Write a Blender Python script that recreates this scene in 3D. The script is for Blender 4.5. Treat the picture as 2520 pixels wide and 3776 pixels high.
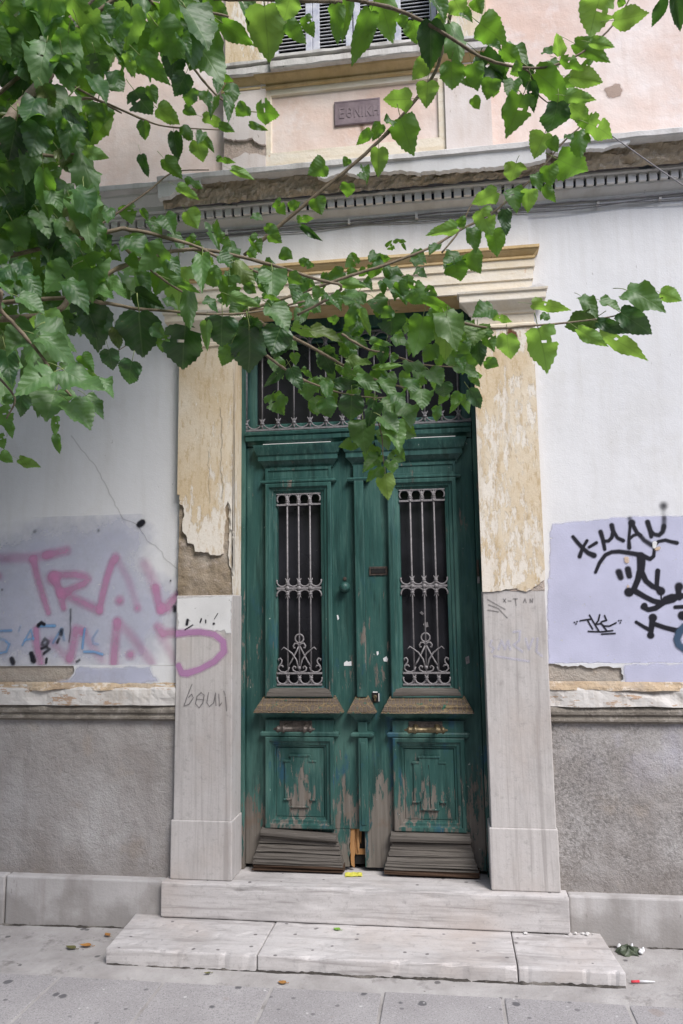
import bpy, bmesh, math, random
import numpy as np
from mathutils import Vector, Matrix, noise as mnoise

for _o in list(bpy.data.objects):
    bpy.data.objects.remove(_o, do_unlink=True)
SC = bpy.context.scene
COL = SC.collection
R = math.radians
rng = random.Random(7)
CROWN_N = 8000

# ------------------------------------------------------------------ camera
YAW, PITCH, ROLL = R(7.86), R(7.5), R(-0.76)
CAM = Vector((0.43, -3.55, 1.40))
_cy, _sy, _cp, _sp = math.cos(YAW), math.sin(YAW), math.cos(PITCH), math.sin(PITCH)
FWD = Vector((-_sy * _cp, _cy * _cp, _sp))
_rt = Vector((_cy, _sy, 0.0))
_up = _rt.cross(FWD)
RIGHT = _rt * math.cos(ROLL) + _up * math.sin(ROLL)
UP = -_rt * math.sin(ROLL) + _up * math.cos(ROLL)
FMM = 27.0
cd = bpy.data.cameras.new('camera')
cd.sensor_fit = 'VERTICAL'
cd.sensor_height = 36.0
cd.lens = FMM
cd.clip_start = 0.05
cd.clip_end = 2000.0
cam = bpy.data.objects.new('camera', cd)
COL.objects.link(cam)
_m = Matrix((RIGHT, UP, -FWD)).transposed().to_4x4()
_m.translation = CAM
cam.matrix_world = _m
SC.camera = cam

# ------------------------------------------------------------------ sky, sun, exposure
SUN_ELEV, SUN_AZ = R(48), R(140)          # azimuth from +Y, clockwise seen from above
world = bpy.data.worlds.new('World')
SC.world = world
world.use_nodes = True
wn, wl = world.node_tree.nodes, world.node_tree.links
wn.clear()
wo = wn.new('ShaderNodeOutputWorld')
wb = wn.new('ShaderNodeBackground')
ws = wn.new('ShaderNodeTexSky')
ws.sky_type = 'NISHITA'
ws.sun_disc = False
ws.sun_elevation = SUN_ELEV
ws.sun_rotation = SUN_AZ
ws.air_density = 1.0
ws.dust_density = 1.5
ws.ozone_density = 1.0
wh = wn.new('ShaderNodeHueSaturation')
wh.inputs['Saturation'].default_value = 0.78
wl.new(ws.outputs[0], wh.inputs['Color'])
wm_ = wn.new('ShaderNodeMix'); wm_.data_type = 'RGBA'; wm_.blend_type = 'MULTIPLY'; wm_.inputs[0].default_value = 1.0
wm_.inputs[7].default_value = (1.015, 0.985, 1.02, 1)        # slightly lilac overcast
wl.new(wh.outputs[0], wm_.inputs[6])
wl.new(wm_.outputs[2], wb.inputs[0])
wb.inputs[1].default_value = 0.112
wl.new(wb.outputs[0], wo.inputs[0])

sd = bpy.data.lights.new('sun', 'SUN')
sd.energy = 1.5
sd.angle = R(24)
sd.color = (1.0, 0.97, 0.945)
sun = bpy.data.objects.new('sun', sd)
COL.objects.link(sun)
_sdir = Vector((math.sin(SUN_AZ) * math.cos(SUN_ELEV), math.cos(SUN_AZ) * math.cos(SUN_ELEV), math.sin(SUN_ELEV)))
sun.rotation_euler = (-_sdir).to_track_quat('-Z', 'Y').to_euler()

SC.view_settings.view_transform = 'Standard'
SC.view_settings.look = 'None'
SC.view_settings.gamma = 1.0
SC.view_settings.use_curve_mapping = False
SC.view_settings.exposure = 1.28
SC.render.engine = 'CYCLES'
SC.cycles.use_denoising = True
SC.cycles.max_bounces = 6
SC.cycles.use_adaptive_sampling = False
SC.cycles.caustics_reflective = False
SC.cycles.caustics_refractive = False
SC.cycles.sample_clamp_indirect = 6.0
SC.cycles.transparent_max_bounces = 16

# ------------------------------------------------------------------ picture-to-place helpers
def ray(x, y):                                   # x, y on a 1568 x 2350 print of the photograph
    return RIGHT * ((x - 784) / 1175) + UP * (-(y - 1175) / 1175) + FWD * (FMM / 18)
def aty(x, y, Y):
    d = ray(x, y)
    return CAM + d * ((Y - CAM.y) / d.y)
def tile(x0, y0, w, rw=1568.0):
    s = w / rw
    return lambda x, y: ((x0 + x * s) * 1568 / 2520, (y0 + y * s) * 2350 / 3776)

# ------------------------------------------------------------------ mesh helpers
class MB:
    def __init__(s):
        s.v, s.f, s.mi = [], [], []
    def quad(s, idx, m=0):
        s.f.append(tuple(idx)); s.mi.append(m)
    def add(s, verts, faces, m=0):
        b = len(s.v)
        s.v += [tuple(p) for p in verts]
        for f in faces:
            s.f.append(tuple(b + i for i in f)); s.mi.append(m)
    def box(s, x0, x1, y0, y1, z0, z1, m=0):
        s.add([(x0, y0, z0), (x1, y0, z0), (x1, y1, z0), (x0, y1, z0), (x0, y0, z1), (x1, y0, z1), (x1, y1, z1), (x0, y1, z1)],
              [(0, 1, 5, 4), (1, 2, 6, 5), (2, 3, 7, 6), (3, 0, 4, 7), (4, 5, 6, 7), (3, 2, 1, 0)], m)
    def prism(s, poly, yf, yb, m=0):                # poly in (x, z), any order
        n = len(poly)
        a = sum(poly[i][0] * poly[(i + 1) % n][1] - poly[(i + 1) % n][0] * poly[i][1] for i in range(n))
        if a < 0:
            poly = poly[::-1]
        vs = [(x, yf, z) for x, z in poly] + [(x, yb, z) for x, z in poly]
        fs = [tuple(range(n)), tuple(range(2 * n - 1, n - 1, -1))]
        for i in range(n):
            j = (i + 1) % n
            fs.append((i, n + i, n + j, j))
        s.add(vs, fs, m)
    def moulding(s, cx, hw, y0, prof, m=0, ends=(1, 1)):   # profile of (projection, z); returns mitred round both ends
        n = len(prof); vs = []
        for p, z in prof:
            l = cx - hw - (p if ends[0] else 0); r = cx + hw + (p if ends[1] else 0)
            vs += [(l, y0, z), (l, y0 - p, z), (r, y0 - p, z), (r, y0, z)]
        fs = []
        for i in range(n - 1):
            a, b = 4 * i, 4 * i + 4
            for k in range(3):
                fs.append((a + k, b + k, b + k + 1, a + k + 1))
        fs.append((0, 1, 2, 3)); e = 4 * (n - 1)
        fs.append((e + 3, e + 2, e + 1, e))
        s.add(vs, fs, m)
    def frame(s, x0, x1, z0, z1, prof, m=0):        # profile of (inset, y) outside to inside
        vs = []
        for d, y in prof:
            vs += [(x0 + d, y, z0 + d), (x1 - d, y, z0 + d), (x1 - d, y, z1 - d), (x0 + d, y, z1 - d)]
        fs = []
        for i in range(len(prof) - 1):
            a, b = 4 * i, 4 * i + 4
            for k in range(4):
                k2 = (k + 1) % 4
                fs.append((a + k, a + k2, b + k2, b + k))
        s.add(vs, fs, m)
    def tube(s, pts, r, seg=6, m=0, cap=True):
        pts = [Vector(p) for p in pts]; n = len(pts)
        rs = r if isinstance(r, (list, tuple)) else [r] * n
        vs, fs = [], []
        prev = None
        for i, p in enumerate(pts):
            t = (pts[min(i + 1, n - 1)] - pts[max(i - 1, 0)])
            t = t.normalized() if t.length > 1e-9 else Vector((0, 0, 1))
            if prev is None:
                u = t.cross(Vector((0.31, 0.87, 0.17))).normalized()
            else:
                u = (prev - t * prev.dot(t)).normalized()
            prev = u
            w = t.cross(u)
            for k in range(seg):
                a = 2 * math.pi * k / seg
                vs.append(p + (u * math.cos(a) + w * math.sin(a)) * rs[i])
        for i in range(n - 1):
            for k in range(seg):
                k2 = (k + 1) % seg
                fs.append((i * seg + k, i * seg + k2, (i + 1) * seg + k2, (i + 1) * seg + k))
        if cap:
            fs.append(tuple(range(seg - 1, -1, -1)))
            fs.append(tuple(range((n - 1) * seg, n * seg)))
        s.add(vs, fs, m)
    def lathe(s, c, axis, prof, seg=14, m=0):       # prof of (along, radius) round an axis through c
        c = Vector(c); t = Vector(axis).normalized()
        u = t.cross(Vector((0.3, 0.2, 0.93))).normalized(); w = t.cross(u)
        vs, fs = [], []
        for l, r in prof:
            for k in range(seg):
                a = 2 * math.pi * k / seg
                vs.append(c + t * l + (u * math.cos(a) + w * math.sin(a)) * max(r, 1e-5))
        n = len(prof)
        for i in range(n - 1):
            for k in range(seg):
                k2 = (k + 1) % seg
                fs.append((i * seg + k, i * seg + k2, (i + 1) * seg + k2, (i + 1) * seg + k))
        fs.append(tuple(range(seg - 1, -1, -1))); fs.append(tuple(range((n - 1) * seg, n * seg)))
        s.add(vs, fs, m)
    def grid(s, fn, nu, nv, m=0):                   # fn(u, v) -> point
        vs = [fn(i / nu, j / nv) for j in range(nv + 1) for i in range(nu + 1)]
        fs = [(j * (nu + 1) + i, j * (nu + 1) + i + 1, (j + 1) * (nu + 1) + i + 1, (j + 1) * (nu + 1) + i) for j in range(nv) for i in range(nu)]
        s.add(vs, fs, m)
    def mesh(s, name, mats, smooth=False):
        me = bpy.data.meshes.new(name)
        me.from_pydata(s.v, [], s.f)
        for mt in (mats if isinstance(mats, (list, tuple)) else [mats]):
            me.materials.append(mt)
        if any(s.mi):
            me.polygons.foreach_set('material_index', s.mi)
        bm = bmesh.new(); bm.from_mesh(me)
        bmesh.ops.recalc_face_normals(bm, faces=bm.faces)
        bm.to_mesh(me); bm.free()
        if smooth:
            me.polygons.foreach_set('use_smooth', [True] * len(me.polygons))
        me.update()
        return me
    def build(s, name, mats, parent=None, smooth=False, bevel=0.0, label=None, loc=None):
        o = link(name, s.mesh(name, mats, smooth), parent)
        if bevel:
            b = o.modifiers.new('bevel', 'BEVEL'); b.width = bevel; b.segments = 2; b.limit_method = 'ANGLE'; b.angle_limit = R(40)
        if label:
            o['label'] = label
        if loc:
            o.location = loc
        return o

def link(name, data, parent=None):
    o = bpy.data.objects.new(name, data)
    COL.objects.link(o)
    if parent is not None:
        o.parent = parent
    return o
def copy_to(o, loc, parent=None):
    c = o.copy(); COL.objects.link(c); c.location = loc
    if parent is not None:
        c.parent = parent
    return c
def empty(name, loc=(0, 0, 0), parent=None):
    o = link(name, None, parent); o.location = loc; o.empty_display_size = 0.1
    return o
def tag(o, label=None, cat=None, group=None, kind=None):
    if label: o['label'] = label
    if cat: o['category'] = cat
    if group: o['group'] = group
    if kind: o['kind'] = kind
    return o
def nz(x, y=0.0, z=0.0, o=0):
    return mnoise.noise(Vector((x + o * 17.3, y + o * 5.1, z - o * 9.7)))
def jag(pts, step=0.012, amp=0.006, seed=0):        # break a polyline in (x, z) into an uneven edge
    out = []
    rr = random.Random(seed)
    for i in range(len(pts) - 1):
        a, b = pts[i], pts[i + 1]
        L = math.hypot(b[0] - a[0], b[1] - a[1]); n = max(1, int(L / step))
        for k in range(n):
            t = k / n
            out.append((a[0] + (b[0] - a[0]) * t + rr.uniform(-amp, amp), a[1] + (b[1] - a[1]) * t + rr.uniform(-amp, amp)))
    out.append(pts[-1])
    return out

# ------------------------------------------------------------------ materials
class NT:
    def __init__(s, name):
        s.m = bpy.data.materials.new(name); s.m.use_nodes = True
        s.t = s.m.node_tree; s.n = s.t.nodes; s.n.clear()
        s.out = s.n.new('ShaderNodeOutputMaterial')
        s.pos = s.n.new('ShaderNodeNewGeometry')
        s._oi = None
    def L(s, a, b):
        s.t.links.new(a, b)
    def val(s, v, inp):
        if hasattr(v, 'is_linked') or hasattr(v, 'links'):
            s.L(v, inp)
        elif isinstance(v, (tuple, list)) and len(v) == 3 and inp.type == 'RGBA':
            inp.default_value = (*v, 1)
        else:
            inp.default_value = v
    def P(s, sx=1, sy=1, sz=1, off=(0, 0, 0)):
        mp = s.n.new('ShaderNodeMapping'); mp.inputs['Scale'].default_value = (sx, sy, sz); mp.inputs['Location'].default_value = off
        s.L(s.pos.outputs['Position'], mp.inputs[0]); return mp.outputs[0]
    def noise(s, scale, vec=None, detail=4, rough=0.55, dist=0.0):
        n = s.n.new('ShaderNodeTexNoise'); n.inputs['Scale'].default_value = scale; n.inputs['Detail'].default_value = detail
        n.inputs['Roughness'].default_value = rough; n.inputs['Distortion'].default_value = dist
        s.L(vec if vec is not None else s.pos.outputs['Position'], n.inputs['Vector']); return n.outputs['Fac']
    def voro(s, scale, vec=None, feat='F1', rand=1.0):
        n = s.n.new('ShaderNodeTexVoronoi'); n.feature = feat; n.inputs['Scale'].default_value = scale; n.inputs['Randomness'].default_value = rand
        s.L(vec if vec is not None else s.pos.outputs['Position'], n.inputs['Vector']); return n.outputs['Distance']
    def ramp(s, fac, a, b, va=0.0, vb=1.0):
        n = s.n.new('ShaderNodeMapRange'); n.inputs[1].default_value = a; n.inputs[2].default_value = b
        n.inputs[3].default_value = va; n.inputs[4].default_value = vb; n.clamp = True
        s.val(fac, n.inputs[0]); return n.outputs[0]
    def math(s, op, a, b=0.0):
        n = s.n.new('ShaderNodeMath'); n.operation = op; s.val(a, n.inputs[0]); s.val(b, n.inputs[1]); return n.outputs[0]
    def mix(s, fac, a, b, blend='MIX'):
        n = s.n.new('ShaderNodeMix'); n.data_type = 'RGBA'; n.blend_type = blend
        s.val(fac, n.inputs[0]); s.val(a, n.inputs[6]); s.val(b, n.inputs[7]); return n.outputs[2]
    def sep(s):
        n = s.n.new('ShaderNodeSeparateXYZ'); s.L(s.pos.outputs['Position'], n.inputs[0]); return n.outputs
    def attr(s, name):
        n = s.n.new('ShaderNodeAttribute'); n.attribute_name = name; return n.outputs['Fac']
    def rnd(s):
        if s._oi is None: s._oi = s.n.new('ShaderNodeObjectInfo')
        return s._oi.outputs['Random']
    def bump(s, h, strength=0.3, dist=0.01, prev=None):
        n = s.n.new('ShaderNodeBump'); n.inputs['Strength'].default_value = strength; n.inputs['Distance'].default_value = dist
        s.val(h, n.inputs['Height'])
        if prev is not None: s.L(prev, n.inputs['Normal'])
        return n.outputs[0]
    def bsdf(s, color, rough=0.8, spec=0.3, normal=None, metal=0.0, finish=True):
        n = s.n.new('ShaderNodeBsdfPrincipled'); s.val(color, n.inputs['Base Color']); s.val(rough, n.inputs['Roughness'])
        s.val(metal, n.inputs['Metallic']); s.val(spec, n.inputs['Specular IOR Level'])
        if normal is not None: s.L(normal, n.inputs['Normal'])
        if finish: s.L(n.outputs[0], s.out.inputs[0])
        return n.outputs[0]

def plaster(name, base, stain, light, blot=2.0, bumpk=0.25, fine=120, streak=0.5, chips=None, damp=None, chipk=0.735, rain=False):
    t = NT(name)
    big = t.noise(blot, detail=5, rough=0.6)
    st = t.noise(1.0, t.P(14, 14, 1.6), detail=5, rough=0.65)
    c = t.mix(t.ramp(big, 0.35, 0.72), base, light)
    c = t.mix(t.math('MULTIPLY', t.ramp(st, 0.48, 0.8), streak), c, stain)
    sp = t.noise(260, detail=2)
    c = t.mix(t.ramp(sp, 0.62, 0.75, 0, 0.25), c, stain)
    if chips is not None:
        ch = t.noise(38, t.P(1, 1, 1.4), detail=3, rough=0.7) if chipk > 0.7 else t.noise(16, t.P(0.6, 1, 2.2), detail=5, rough=0.72)
        c = t.mix(t.ramp(ch, chipk, chipk + 0.01), c, chips)
    if damp is not None:                                      # (z low, z high, colour, amount)
        z = t.sep()[2]
        dz = t.math('ADD', z, t.ramp(t.noise(5, detail=5), 0.2, 0.8, -0.25, 0.25))
        c = t.mix(t.ramp(dz, damp[0], damp[1], damp[3], 0.0), c, damp[2])
    if rain:
        z = t.sep()[2]
        rs = t.noise(1.0, t.P(30, 30, 0.7, (1, 1, 1)), detail=5, rough=0.65)
        c = t.mix(t.math('MULTIPLY', t.ramp(rs, 0.46, 0.68), t.ramp(z, 2.6, 3.3, 0.03, 0.24)), c, (0.46, 0.44, 0.41))
        c = t.mix(t.ramp(t.noise(2.2, t.P(1, 1, 1, (3, 0, 6)), detail=6, rough=0.7), 0.54, 0.60, 0, 0.22), c, (0.56, 0.55, 0.52))
    h = t.noise(fine, detail=3)
    b = t.bump(h, bumpk, 0.004)
    b = t.bump(t.noise(7, detail=5, rough=0.6), 0.16, 0.02, b)
    tick = t.noise(1.0, t.P(60, 60, 17, (2, 1, 6)), detail=3, rough=0.6)
    c = t.mix(t.math('MULTIPLY', t.ramp(tick, 0.70, 0.72), t.ramp(t.noise(3.1, t.P(1, 1, 1, (8, 1, 1))), 0.40, 0.6, 0.15, 0.8)), c, tuple(q * 0.62 for q in stain))
    t.bsdf(c, 0.9, 0.15, b)
    return t.m

M = {}
M['wall'] = plaster('whitewash', (0.64, 0.645, 0.65), (0.48, 0.46, 0.42), (0.71, 0.715, 0.72), 1.3, 0.22, 150, 0.32, chips=(0.52, 0.41, 0.32), rain=True)
M['course'] = plaster('chipped_white_course', (0.52, 0.50, 0.47), (0.33, 0.27, 0.21), (0.62, 0.60, 0.57), 7, 0.4, 90, 0.7, chips=(0.40, 0.29, 0.21), chipk=0.60)
M['white'] = plaster('white_plaster', (0.70, 0.70, 0.69), (0.52, 0.50, 0.45), (0.76, 0.76, 0.75), 3, 0.2, 130, 0.5)
M['greyplaster'] = plaster('grey_plaster', (0.58, 0.575, 0.555), (0.40, 0.37, 0.33), (0.66, 0.65, 0.63), 3, 0.25, 130, 0.6)

def m_pink():
    t = NT('pink_plaster')
    big = t.noise(1.7, detail=6, rough=0.62)
    c = t.mix(t.ramp(big, 0.38, 0.66), (0.66, 0.50, 0.42), (0.77, 0.69, 0.64))
    c = t.mix(t.ramp(t.noise(3.3, t.P(1, 1, 1, (4, 0, 2)), detail=6, rough=0.7), 0.52, 0.7, 0, 0.8), c, (0.78, 0.73, 0.71))
    st = t.noise(1.0, t.P(22, 22, 2.0), detail=5, rough=0.65)
    c = t.mix(t.ramp(st, 0.5, 0.8, 0, 0.35), c, (0.52, 0.40, 0.33))
    c = t.mix(t.ramp(t.noise(16, detail=4, rough=0.7), 0.68, 0.72, 0, 0.7), c, (0.76, 0.73, 0.70))
    b = t.bump(t.noise(110, detail=3), 0.25, 0.004); b = t.bump(t.noise(7, detail=5), 0.4, 0.02, b)
    t.bsdf(c, 0.9, 0.15, b); return t.m
M['pink'] = m_pink()

def m_ochre(name='ochre_limewash', z0=0.0):
    t = NT(name)
    c = t.mix(t.ramp(t.noise(3.0, detail=5, rough=0.6), 0.35, 0.68), (0.57, 0.45, 0.285), (0.69, 0.62, 0.50))
    fl = t.noise(1.0, t.P(34, 34, 9), detail=6, rough=0.75)
    fl2 = t.noise(2.0, t.P(1, 1, 0.7, (7, 1, 3)), detail=3)
    pl = t.math('ADD', fl, t.ramp(fl2, 0.36, 0.64, -0.17, 0.17))
    pk = t.ramp(pl, 0.50, 0.53)
    c = t.mix(t.math('MULTIPLY', pk, 0.85), c, (0.73, 0.69, 0.62))
    st = t.noise(1.0, t.P(20, 20, 1.4, (3, 3, 3)), detail=4)
    c = t.mix(t.ramp(st, 0.52, 0.8, 0, 0.55), c, (0.36, 0.26, 0.14))
    c = t.mix(t.ramp(t.noise(1.0, t.P(48, 48, 14, (8, 8, 8)), detail=6, rough=0.75), 0.53, 0.60, 0, 0.6), c, (0.46, 0.34, 0.19))
    c = t.mix(t.ramp(t.noise(170, detail=2), 0.58, 0.7, 0, 0.3), c, (0.40, 0.30, 0.18))
    b = t.bump(t.math('SUBTRACT', 1.0, pk), 0.5, 0.003)
    b = t.bump(t.noise(60, detail=5, rough=0.7), 0.35, 0.006, b)
    t.bsdf(c, 0.88, 0.15, b); return t.m
M['ochre'] = m_ochre()

def m_cream():
    t = NT('cream_limewash')
    c = t.mix(t.ramp(t.noise(4.0, t.P(1, 1, 3), detail=5, rough=0.65), 0.35, 0.68), (0.66, 0.57, 0.42), (0.74, 0.69, 0.60))
    st = t.noise(1.0, t.P(3, 3, 40), detail=5, rough=0.7)
    c = t.mix(t.ramp(st, 0.55, 0.75, 0, 0.45), c, (0.42, 0.31, 0.18))
    c = t.mix(t.ramp(t.noise(24, detail=4, rough=0.7), 0.66, 0.69, 0, 0.7), c, (0.60, 0.42, 0.27))
    b = t.bump(t.noise(90, detail=4), 0.3, 0.004); b = t.bump(t.noise(18, detail=4), 0.4, 0.01, b)
    t.bsdf(c, 0.88, 0.15, b); return t.m
M['cream'] = m_cream()
M['pinkpale'] = plaster('pale_pink_plaster', (0.62, 0.55, 0.51), (0.48, 0.38, 0.30), (0.70, 0.65, 0.62), 5, 0.25, 120, 0.5)
M['ochredark'] = plaster('ochre_moulding', (0.52, 0.37, 0.175), (0.29, 0.20, 0.10), (0.62, 0.48, 0.28), 6, 0.3, 110, 0.6)

def m_marble(name, vert=True, base=(0.45, 0.425, 0.405), dark=(0.35, 0.328, 0.312), light=(0.52, 0.496, 0.478), spots=0.0):
    t = NT(name)
    v = t.P(34, 34, 1.1) if vert else t.P(2.2, 16, 34)
    n1 = t.noise(1.0, v, detail=6, rough=0.65, dist=0.6)
    c = t.mix(t.ramp(n1, 0.3, 0.7), light, base)
    c = t.mix(t.ramp(n1, 0.53, 0.66, 0, 0.9), c, dark)
    c = t.mix(t.ramp(t.noise(3.0, detail=5), 0.5, 0.75, 0, 0.5), c, (0.38, 0.31, 0.26))
    c = t.mix(t.ramp(t.noise(60, detail=3, rough=0.7), 0.66, 0.72, 0, 0.35), c, dark)
    c = t.mix(t.ramp(t.noise(1.0, t.P(9, 9, 2.2, (4, 4, 4)) if vert else t.P(3, 5, 7, (4, 4, 4)), detail=7, rough=0.72), 0.50, 0.70, 0, 0.45), c, tuple(q * 0.72 for q in dark))
    c = t.mix(t.ramp(t.noise(150, detail=2, rough=0.6), 0.60, 0.70, 0, 0.45), c, dark)
    fl = t.noise(1.0, t.P(110, 110, 2.2, (6, 2, 1)) if vert else t.P(5, 60, 110, (6, 2, 1)), detail=6, rough=0.7)
    c = t.mix(t.ramp(fl, 0.54, 0.64, 0, 0.45), c, dark)
    c = t.mix(t.ramp(t.noise(27, t.P(1, 1, 1, (7, 3, 2)), detail=6, rough=0.75), 0.56, 0.68, 0, 0.5), c, tuple(q * 0.8 for q in dark))
    if spots:
        sp = t.voro(13, t.P(1, 1, 1, (0.3, 0.2, 0)))
        k = t.ramp(t.math('ADD', sp, t.ramp(t.noise(40), 0.3, 0.7, -0.03, 0.03)), 0.095, 0.12, spots, 0.0)
        up = t.n.new('ShaderNodeSeparateXYZ'); t.L(t.pos.outputs['Normal'], up.inputs[0])
        c = t.mix(t.math('MULTIPLY', k, t.ramp(up.outputs[2], 0.6, 0.9)), c, (0.12, 0.11, 0.11))
    b = t.bump(t.noise(70, detail=4), 0.15, 0.004); b = t.bump(t.noise(12, detail=4), 0.25, 0.01, b)
    t.bsdf(c, 0.62, 0.35, b); return t.m
M['marble'] = m_marble('marble_upright')
M['step'] = m_marble('marble_step', False, (0.46, 0.44, 0.428), (0.31, 0.29, 0.28), (0.54, 0.52, 0.508), spots=0.85)

def m_roughcast():
    t = NT('roughcast_render')
    n1 = t.noise(2.2, detail=6, rough=0.6)
    c = t.mix(t.ramp(n1, 0.35, 0.7), (0.295, 0.272, 0.255), (0.45, 0.438, 0.428))
    x = t.sep()[0]
    side = t.ramp(x, -0.5, 0.5)
    g = t.noise(75, detail=4, rough=0.75)
    blot = t.ramp(t.noise(3.2, t.P(1, 1, 1, (2, 0, 5)), detail=5, rough=0.7), 0.40, 0.56)
    c = t.mix(t.math('MULTIPLY', t.math('MULTIPLY', blot, t.ramp(g, 0.42, 0.6)), t.math('ADD', t.math('MULTIPLY', side, 0.75), 0.12)), c, (0.17, 0.16, 0.15))
    c = t.mix(t.ramp(t.noise(5.5, t.P(1, 1, 1, (9, 0, 1)), detail=4), 0.58, 0.72, 0, 0.5), c, (0.36, 0.30, 0.24))
    z = t.sep()[2]
    lil = t.math('MULTIPLY', t.ramp(z, 0.60, 0.84), t.ramp(t.noise(3.0, t.P(1, 1, 1, (1, 0, 8)), detail=5), 0.45, 0.62))
    c = t.mix(t.math('MULTIPLY', lil, t.ramp(x, 0.9, 1.15, 0, 0.65)), c, (0.47, 0.46, 0.55))
    c = t.mix(t.math('MULTIPLY', t.ramp(t.math('ADD', z, t.ramp(t.noise(9, detail=5), 0.2, 0.8, -0.1, 0.1)), 0.22, 0.42, 1, 0), 0.55), c, (0.19, 0.165, 0.145))
    c = t.mix(t.ramp(t.noise(1.0, t.P(9, 9, 1.3, (2, 7, 1)), detail=5), 0.55, 0.72, 0, 0.4), c, (0.20, 0.18, 0.165))
    wn_ = t.n.new('ShaderNodeTexNoise'); wn_.inputs['Scale'].default_value = 4.5; wn_.inputs['Detail'].default_value = 6; wn_.inputs['Roughness'].default_value = 0.65
    t.L(t.pos.outputs['Position'], wn_.inputs['Vector'])
    vs_ = t.n.new('ShaderNodeVectorMath'); vs_.operation = 'MULTIPLY_ADD'; vs_.inputs[1].default_value = (0.38, 0.38, 0.38)
    t.L(wn_.outputs['Color'], vs_.inputs[0]); t.L(t.P(1, 1, 1.3), vs_.inputs[2])
    cr = t.voro(2.6, vs_.outputs[0], 'DISTANCE_TO_EDGE')
    crd = t.math('ADD', cr, t.ramp(t.noise(60, detail=4), 0.2, 0.8, -0.004, 0.004))
    ck = t.math('MULTIPLY', t.ramp(crd, 0.002, 0.009, 1, 0), t.ramp(t.noise(2.4), 0.46, 0.56))
    c = t.mix(t.math('MULTIPLY', ck, 0.5), c, (0.16, 0.14, 0.13))
    b = t.bump(g, 0.5, 0.008); b = t.bump(t.noise(190, detail=2), 0.6, 0.004, b); b = t.bump(t.noise(14, detail=5), 0.5, 0.02, b)
    t.bsdf(c, 0.95, 0.1, b); return t.m
M['roughcast'] = m_roughcast()
M['cement'] = plaster('cement_plinth', (0.385, 0.37, 0.36), (0.25, 0.225, 0.208), (0.47, 0.455, 0.445), 3.5, 0.35, 90, 0.7, damp=(0.02, 0.16, (0.22, 0.205, 0.19), 0.6))

def m_rubble(name, a, b_, c_):
    t = NT(name)
    n1 = t.noise(9, detail=7, rough=0.7)
    c = t.mix(t.ramp(n1, 0.32, 0.66), a, b_)
    c = t.mix(t.ramp(t.noise(26, detail=5, rough=0.7), 0.55, 0.66, 0, 0.85), c, c_)
    c = t.mix(t.ramp(t.noise(5, t.P(1, 1, 1, (5, 2, 9)), detail=4), 0.52, 0.7, 0, 0.6), c, (0.40, 0.37, 0.33))
    b = t.bump(t.noise(45, detail=6, rough=0.7), 0.8, 0.012); b = t.bump(t.noise(160, detail=3), 0.5, 0.004, b)
    t.bsdf(c, 0.95, 0.1, b); return t.m
M['rubble'] = m_rubble('crumbled_stone', (0.36, 0.29, 0.205), (0.51, 0.43, 0.325), (0.64, 0.58, 0.49))
M['render'] = m_rubble('bare_render', (0.25, 0.195, 0.13), (0.36, 0.30, 0.23), (0.43, 0.36, 0.30))
M['pinkrender'] = m_rubble('bare_pink_render', (0.44, 0.35, 0.29), (0.52, 0.43, 0.37), (0.56, 0.49, 0.43))
M['band'] = m_rubble('bare_band', (0.36, 0.31, 0.26), (0.47, 0.42, 0.36), (0.40, 0.33, 0.26))

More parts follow.
